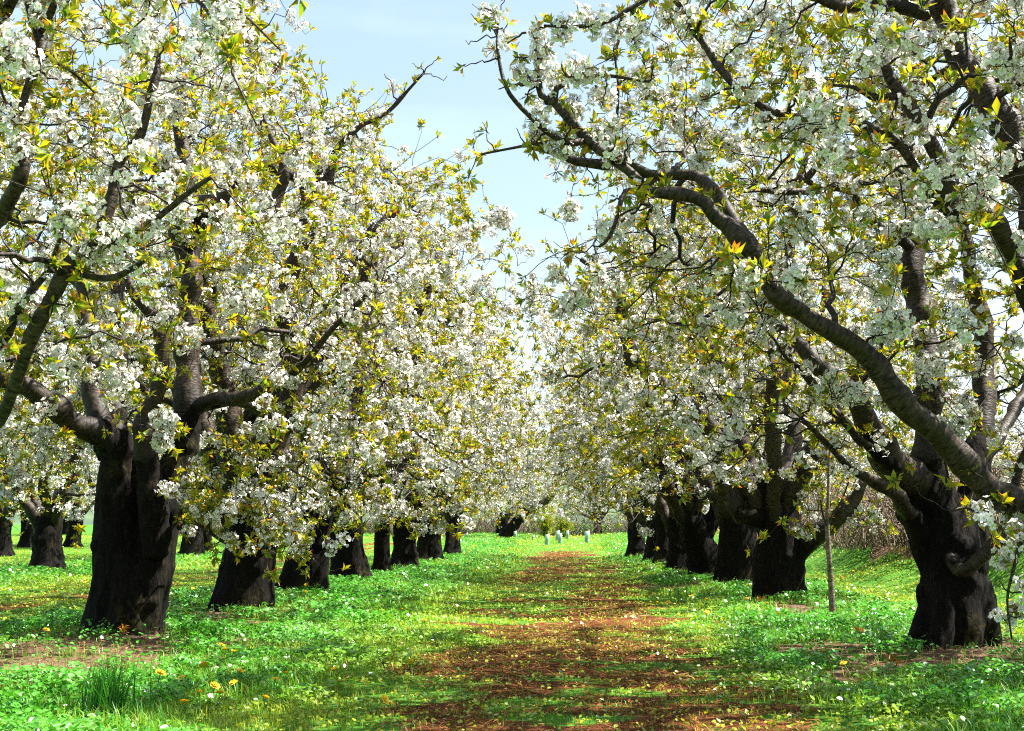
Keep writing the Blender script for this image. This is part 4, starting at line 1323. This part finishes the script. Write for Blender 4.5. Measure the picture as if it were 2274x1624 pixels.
def herbs(name, n, y0, y1, size, seed, hexa):
    rng = np.random.default_rng(seed)
    x, y = spread(n, y0, y1, rng)
    p = np.stack([x, y], -1)
    s = strip(x, y); mu = f_mulch(x, y); so2 = f_soil(x, y); bk = f_bank(x, y)
    clump = CL(p) + .6 * CL2(p)
    pr = (.30 + .70 * s) * (1 - .66 * mu) * (1 - .97 * sst(.25, .7, so2)) * (1 - .85 * bk) * np.clip(.75 + .45 * clump, .1, 1)
    pr *= np.where(s < .4, .75, 1)
    k = rng.random(len(x)) < pr
    x, y, s, clump, p = x[k], y[k], s[k], clump[k], p[k]
    n = len(x)
    top = (.025 + s * (.055 + .05 * np.clip(clump, -.6, 1.2)))
    z = hgt(x, y) + top * rng.uniform(.15, 1, n) ** .7
    c = np.stack([x, y, z], 1)
    nn = nrm(np.stack([rng.normal(size=n) * .5, rng.normal(size=n) * .5, np.ones(n)], 1))
    u = nrm(np.cross(nn, rng.normal(size=(n, 3)))); v = np.cross(nn, u)
    r = size * rng.uniform(.6, 1.35, n)
    r = np.where(s < .4, r * .72, r)[:, None]
    if hexa:
        a = np.arange(6) / 6 * 6.283
        rad = np.array([1.25, .9, .85, .8, .85, .9])
        V = c[:, None] + (u[:, None] * np.cos(a)[:, None] + v[:, None] * np.sin(a)[:, None] * .9) * rad[:, None] * r[:, None]
        V[:, [0, 3]] += (nn * r * rng.uniform(-.4, .1, (n, 1)))[:, None]
        f = np.arange(n * 6).reshape(n, 6)
        F_ = [np.stack([f[:, 0], f[:, 1], f[:, 2], f[:, 3]], 1), np.stack([f[:, 3], f[:, 4], f[:, 5], f[:, 0]], 1)]
        m = 6
    else:
        V = np.stack([c + u * r * 1.15, c + v * r * .9, c - u * r, c - v * r * .9], 1)
        F_ = [np.arange(n * 4).reshape(n, 4)]; m = 4
    t = np.clip(TONE(p) * .5 + rng.normal(size=n) * .3, -1, 1)[:, None]
    lush = np.array([.07, .28, .025]); pale = np.array([.16, .42, .09]); yel = np.array([.42, .42, .022])
    col = lush + (pale - lush) * np.clip(t, 0, 1)
    col = col * s[:, None] + (yel * .7 + col * .3) * (1 - s[:, None])
    col = col * rng.uniform(.7, 1.2, (n, 1))
    q = rng.random(n) < .03
    col[q] = np.array([.26, .48, .18])  # scattered leaves coloured paler to imitate glints of light
    col = col + (np.array([.17, .17, .05]) - col) * (.8 * f_bank(x, y))[:, None]
    me = make_mesh(name, V.reshape(-1, 3), F_, M_HERB, cols=np.repeat(col, m, 0))
    return me


def blades(name, n, y0, y1, wid, seed, hk=1.0):
    rng = np.random.default_rng(seed)
    x, y = spread(n, y0, y1, rng)
    p = np.stack([x, y], -1)
    s = strip(x, y); mu = f_mulch(x, y); so2 = f_soil(x, y); bk = f_bank(x, y)
    edge = np.exp(-((np.abs(x + 1.7)) / .5) ** 2) + np.exp(-((np.abs(x - 2.0)) / .4) ** 2)
    pr = (.55 + .3 * s + .4 * edge) * (1 - .62 * mu) * (1 - .93 * sst(.25, .75, so2)) * np.clip(.8 + .5 * NB(p), .25, 1)
    k = rng.random(len(x)) < pr
    x, y, s, p, bk, edge = x[k], y[k], s[k], p[k], bk[k], edge[k]
    n = len(x)
    h = hk * (.028 + .045 * s + .015 * np.clip(edge, 0, 1) + .05 * bk) * rng.uniform(.5, 1.7, n)
    b = np.stack([x, y, hgt(x, y) - .005], 1)
    a = rng.uniform(0, 6.283, n)
    dd = np.stack([np.cos(a), np.sin(a), np.zeros(n)], 1)
    ln = rng.uniform(.1, .9, (n, 1)) * h[:, None]
    sd = np.stack([-np.sin(a), np.cos(a), np.zeros(n)], 1) * (wid * rng.uniform(.6, 1.3, n))[:, None]
    m1 = b + dd * ln * .35 + np.array([0, 0, .65]) * h[:, None]
    tp = b + dd * ln + np.array([0, 0, 1.0]) * (h * rng.uniform(.75, 1, n))[:, None]
    V = np.stack([b - sd, b + sd, m1 + sd * .8, m1 - sd * .8, tp], 1)
    f = np.arange(n * 5).reshape(n, 5)
    F_ = [f[:, :4], np.stack([f[:, 3], f[:, 2], f[:, 4]], 1)]
    t = np.clip(TONE(p) * .6 + rng.normal(size=n) * .35, -1, 1)[:, None]
    g1 = np.array([.09, .28, .018]); g2 = np.array([.38, .42, .025]); dry = np.array([.33, .25, .10])
    col = g1 + (g2 - g1) * np.clip(.45 + .5 * t - .25 * s[:, None], 0, 1)
    q = rng.random(n) < (.06 + .5 * bk)
    col[q] = dry
    col = col + (np.array([.20, .17, .07]) - col) * (.7 * bk)[:, None]
    col = col * rng.uniform(.75, 1.2, (n, 1))
    return make_mesh(name, V.reshape(-1, 3), F_, M_GRASS, cols=np.repeat(col, 5, 0))


for me in (herbs('herb_carpet', 330000, 5.2, 13, .0155, 1, True), herbs('herb_carpet', 430000, 13, 27, .022, 2, False), herbs('herb_carpet', 330000, 27, 66, .036, 3, False)):
    tag(link('herb_carpet', me), "low leafy green herbs carpeting the orchard floor", 'herbs', kind='stuff')
for me in (blades('grass', 230000, 5.2, 13, .0022, 4), blades('grass', 260000, 13, 27, .0036, 5, 1.15), blades('grass', 240000, 27, 72, .008, 6, 1.5)):
    tag(link('grass', me), "short bright green grass on the orchard floor", 'grass', kind='stuff')


def clippings(n, y0, y1, seed, wide):
    rng = np.random.default_rng(seed)
    x, y = spread(n, y0, y1, rng, .5)
    mu = f_mulch(x, y); so2 = f_soil(x, y)
    k = rng.random(len(x)) < np.maximum(sst(.15, .8, mu), .6 * so2)
    x, y, so2, mu = x[k], y[k], so2[k], mu[k]
    n = len(x)
    c = np.stack([x, y, hgt(x, y) + rng.uniform(.004, .028, n)], 1)
    a = rng.uniform(0, 6.283, n)
    d = np.stack([np.cos(a), np.sin(a), rng.normal(size=n) * .22], 1)
    sd = np.stack([-np.sin(a), np.cos(a), rng.normal(size=n) * .4], 1) * (wide * rng.uniform(.5, 1.5, n))[:, None]
    L = (rng.uniform(.012, .045, n) * wide / .003)[:, None]
    V = np.stack([c - d * L - sd, c - d * L + sd, c + d * L + sd * .6, c + d * L - sd * .6], 1)
    pal = np.array([[.26, .085, .025], [.34, .13, .04], [.17, .055, .02], [.42, .24, .10], [.10, .04, .018]])
    col = pal[rng.choice(5, n, p=[.32, .22, .22, .12, .12])] * rng.uniform(.7, 1.25, (n, 1))
    col = col * .72
    col = np.where(((so2 > mu) & (rng.random(n) < .8))[:, None], col * .45 + np.array([.10, .07, .045]), col)
    return make_mesh('clippings', V.reshape(-1, 3), [np.arange(n * 4).reshape(n, 4)], M_DRY, cols=np.repeat(col, 4, 0))


for me in (clippings(70000, 5.2, 13, 1, .0028), clippings(90000, 13, 48, 2, .0055)):
    tag(link('clippings', me), "reddish brown mown clippings lying along the path", 'clippings', kind='stuff')

# ------------------------------------------------------------------ flowers
def dandelion_mesh(seed, s=1.0):
    rng = np.random.default_rng(seed)
    h = rng.uniform(.055, .10) * s
    P = np.array([[[0, 0, -.02], [.004, .002, h * .5], [.012, .004, h]]])
    v, q, _ = tubes(P, np.full((1, 3), .0022), 5)
    V = [v]; Q = [q[0]]; off = len(v); T = []
    nT = 0
    for layer, (rad, el, n) in enumerate(((.021, .12, 18), (.017, .45, 15), (.010, .9, 10))):
        for j in range(n):
            a = j / n * 6.283 + layer * .2
            d = np.array([math.cos(a) * math.cos(el), math.sin(a) * math.cos(el), math.sin(el)]) * rad * rng.uniform(.85, 1.1)
            sd = np.array([-math.sin(a), math.cos(a), 0]) * rad * .2
            c = P[0, -1] + [0, 0, .002 * layer]
            V.append(np.array([c, c + d * .75 - sd, c + d, c + d * .75 + sd])); Q.append(np.array([[off, off + 1, off + 2, off + 3]])); off += 4; nT += 1
    mi = [0] * len(q[0]) + [1] * nT
    return make_mesh('dandelion', np.vstack(V), [np.vstack(Q)], [M_STEM, M_YELLOW], mat_idx=mi)


M_WHITE = flat_mat("glint_daisy_white", (.7, .7, .68), (.82, .82, .8), 50)


def glint_daisy_mesh():
    h = .05
    P = np.array([[[0, 0, -.02], [.002, .002, h * .5], [.006, .002, h]]])
    v, q, _ = tubes(P, np.full((1, 3), .0015), 4)
    V = [v]; Q = [q[0]]; off = len(v); mi = [0] * len(q[0])
    c = P[0, -1]
    for j in range(14):
        a = j / 14 * 6.283
        d = np.array([math.cos(a), math.sin(a), .25]) * .012
        sd = np.array([-math.sin(a), math.cos(a), 0]) * .0026
        V.append(np.array([c, c + d * .8 - sd, c + d, c + d * .8 + sd])); Q.append(np.array([[off, off + 1, off + 2, off + 3]])); off += 4; mi.append(1)
    for j in range(6):
        a = j / 6 * 6.283; b = a + 1.047
        V.append(np.array([c + [0, 0, .004], c + [math.cos(a) * .004, math.sin(a) * .004, .002], c + [math.cos((a + b) / 2) * .0042, math.sin((a + b) / 2) * .0042, .002], c + [math.cos(b) * .004, math.sin(b) * .004, .002]]))
        Q.append(np.array([[off, off + 1, off + 2, off + 3]])); off += 4; mi.append(2)
    return make_mesh('glint_daisy', np.vstack(V), [np.vstack(Q)], [M_STEM, M_WHITE, M_YELLOW], mat_idx=mi)


DM = [dandelion_mesh(s) for s in (1, 2, 3, 4)]
DYM = glint_daisy_mesh()


def flower(name, me, p, s, label, cat, group, rng):
    o = link(name, me, None, p)
    o.rotation_euler = (rng.normal() * .25 + .2, rng.normal() * .25, rng.uniform(0, 6.28)); o.scale = (s, s, s)
    return tag(o, label, cat, group)


g = np.random.default_rng(17)
GD = "yellow dandelions in the grass"
for k, (px, py, lab) in enumerate((
        (482, 1480, "upper left dandelion of the close pair below the stout leaning trunk"),
        (503, 1478, "upper right dandelion of the close pair below the stout leaning trunk"),
        (412, 1540, "broad dandelion right of the long grass tuft"),
        (472, 1537, "small dandelion between the broad one and the dandelion clump, near the bottom left"),
        (516, 1544, "topmost dandelion of the loose clump near the bottom left"),
        (528, 1562, "rightmost dandelion of the loose clump near the bottom left"),
        (467, 1567, "lowest dandelion of the loose clump near the bottom left"),
        (340, 1563, "dandelion closest to the right side of the long grass tuft"),
        (443, 1594, "left one of the two dandelions side by side near the bottom edge"),
        (488, 1588, "right one of the two dandelions side by side near the bottom edge"),
        (397, 1609, "dandelion low at the bottom edge, right of the long grass tuft"),
        (575, 1622, "dandelion cut by the bottom edge"),
        (632, 1551, "orange-yellow dandelion midway between the clump and the path"),
        (605, 1557, "withered orange dandelion just left of the orange-yellow one"),
        (745, 1524, "lone dandelion in the grass at the left side of the path"),
        (508, 1502, "small dandelion just under the close pair"),
        (95, 1438, "dandelion on the bare soil left of the double trunk"),
        (915, 1510, "bright dandelion at the left side of the path, near the bottom"),
        (825, 1590, "large dandelion near the bottom edge, left of the path"),
        (900, 1446, "small dandelion left of the brown path, beside a bent leaf"),
        (1047, 1283, "far dandelion at the left side of the path"),
        (1462, 1359, "left one of two dandelions at the right side of the path"),
        (1483, 1360, "right one of two dandelions at the right side of the path"),
        (1545, 1354, "dandelion left of a pair, before the broad dark trunk"),
        (1560, 1352, "dandelion right of a pair, before the broad dark trunk"),
        (1568, 1383, "dandelion below the pair before the broad dark trunk"),
        (1612, 1402, "dandelion left of the sapling in the herbs"),
        (1722, 1407, "small dandelion below the sapling"),
        (1843, 1485, "dandelion in the herbs below and left of the flared trunk"),
        (1890, 1509, "dandelion in the herbs under the flared trunk"))):
    b = foot(px, py, 0)
    b[2] += .02
    flower('dandelion', DM[k % 4], b, g.uniform(1.2, 1.6), lab, 'dandelion', GD, g)

n_far = 0
while n_far < 150:
    zone = g.random()
    if zone < .45:
        x, y = g.uniform(-11, -4.8), g.uniform(13, 40)
        lab = "small yellow dandelion in the grass between the left row and the next row"
    elif zone < .75:
        x, y = g.uniform(-4.8, -1.2), g.uniform(12, 34)
        lab = "small yellow dandelion in the herb strip along the left row"
    else:
        x, y = g.uniform(1.4, 5.2), g.uniform(12, 34)
        lab = "small yellow dandelion in the grass along the right row"
    if x < -.41 * y or x > .34 * y or f_soil(np.array([x]), np.array([y]))[0] > .4:
        continue
    flower('dandelion', DM[n_far % 4], (x, y, float(hgt(x, y)) + .02), g.uniform(1.0, 1.5), lab, 'dandelion', lab.replace("small yellow dandelion", "small dandelions"), g)
    n_far += 1

# the dense yellow meadow beyond the rows: too many to count
rng = np.random.default_rng(91)
n = 1700
x = rng.uniform(-24, 9, n); y = rng.uniform(41, 66, n)
kk = NB(np.stack([x, y], -1)) + rng.normal(size=n) * .5 > -.3
x, y = x[kk], y[kk]; n = len(x)
c = np.stack([x, y, hgt(x, y) + rng.uniform(.06, .13, n)], 1)
r = rng.uniform(.022, .040, (n, 1))
a = np.arange(6) / 6 * 6.283
V = c[:, None] + np.stack([np.cos(a), np.sin(a), np.zeros(6)], 1)[None] * r[:, None]
V = np.concatenate([V, (c + np.array([0, 0, .025]))[:, None], (c - np.array([0, 0, .012]))[:, None]], 1)
ix = np.arange(n)[:, None] * 8
F_ = np.concatenate([np.concatenate([ix + j, ix + (j + 1) % 6, ix + 6], 1) for j in range(6)] + [np.concatenate([ix + (j + 1) % 6, ix + j, ix + 7], 1) for j in range(6)])
tag(link('meadow_dandelions', make_mesh('meadow_dandelions', V.reshape(-1, 3), [F_], M_YELLOW)), "dense yellow dandelions in the far meadow", 'dandelions', kind='stuff')

for k in range(46):  # white dots mostly standing in for leaf highlights, shaped as small flowers
    while True:
        y = g.uniform(6.5, 20); x = g.uniform(-.4 * y, .33 * y)
        if f_soil(np.array([x]), np.array([y]))[0] < .3 and f_mulch(np.array([x]), np.array([y]))[0] < .5:
            break
    side = "left" if x < 0 else "right"
    lab = f"tiny white flower, mostly standing for leaf highlights, on the {side} side of the path"
    flower('glint_daisy', DYM, (x, y, float(hgt(x, y)) + .015), g.uniform(.75, 1.1), lab, 'glint_daisy', f"white flowers standing mostly for leaf highlights {side} of the path", g)

# ------------------------------------------------------------------ tall grass tufts
def tuft(px, py, hpx, wpx, n, seed, label):
    rng = np.random.default_rng(seed)
    b = foot(px, py, 0)
    D = b[1]; H = hpx * D / F; W = wpx * D / F
    o = np.stack([rng.normal(size=n) * W * .28, rng.normal(size=n) * W * .22, np.full(n, -.02)], 1)
    a = rng.uniform(0, 6.283, n)
    d = np.stack([np.cos(a), np.sin(a), np.zeros(n)], 1)
    h = H * rng.uniform(.45, 1.05, n)[:, None]
    ln = h * rng.uniform(.05, .5, (n, 1))
    sd = np.stack([-np.sin(a), np.cos(a), np.zeros(n)], 1) * .0028
    V = []
    for t, wv in ((0, 1), (.35, 1), (.7, .75), (1, .12)):
        c = o + d * ln * t ** 2 + np.array([0, 0, 1]) * h * (t - .12 * t ** 3)
        V += [c - sd * wv, c + sd * wv]
    V = np.stack(V, 1)
    f = np.arange(n * 8).reshape(n, 8)
    F_ = [np.vstack([f[:, [2 * i, 2 * i + 1, 2 * i + 3, 2 * i + 2]] for i in range(3)])]
    col = np.array([.045, .20, .022]) * rng.uniform(.6, 1.3, (n, 1))
    o_ = link('grass_tuft', make_mesh('grass_tuft', V.reshape(-1, 3), F_, M_GRASS, cols=np.repeat(col, 8, 0)), None, b)
    tag(o_, label, 'grass tuft')


tuft(238, 1605, 165, 105, 260, 1, "long dark green grass tuft standing up at the bottom left")
tuft(60, 1600, 70, 110, 150, 2, "bushy tuft of softer grass at the bottom left corner")
tuft(592, 1515, 65, 40, 26, 3, "thin wispy grass tuft right of the dandelion clump")
tuft(1505, 1330, 60, 90, 90, 4, "upright pale grass tuft right of the path")
tuft(1010, 1275, 34, 110, 150, 5, "dark grass tuft left of the path, below the end of the left row")
tuft(310, 1620, 80, 120, 80, 6, "grass tuft on the bottom edge just right of the long dark one")

# small red seedlings
def seedling(px, py, label, seed):
    b = foot(px, py, 0)
    rng = np.random.default_rng(seed)
    root = empty('cherry_seedling', b); tag(root, label, 'seedling', 'red-leaved seedlings on bare soil')
    P = np.array([[[0, 0, -.02], [.005, 0, .05], [.015, .01, .10]]])
    v, q, vec = tubes(P, np.array([[.003, .0025, .002]]), 5)
    link('stem', make_mesh('stem', v, q, M_TWIG, vecs={'bark': vec}), root)
    lp = P[0, -1] + rng.normal(size=(3, 3)) * np.array([.015, .015, .015])
    v, q, cc = stamp(LEAVES[1], lp, np.tile([0, 0, 1.], (3, 1)), rng.uniform(.7, 1.0, 3), rng)
    link('leaves', make_mesh('leaves', v, [q], M_LEAF, cols=np.clip(cc * np.array([1.3, .55, .8]), 0, .8)), root)


seedling(1907, 1434, "tiny red-leaved seedling on the dark soil left of the flared trunk", 1)
seedling(1986, 1512, "tiny orange-leaved seedling on the soil below the flared trunk", 2)
seedling(1688, 1352, "tiny orange-leaved seedling at the foot of the broad dark trunk", 3)
seedling(268, 1432, "tiny orange-leaved seedling at the foot of the double trunk", 4)
print("clusters", NF, "objects", len(bpy.data.objects))
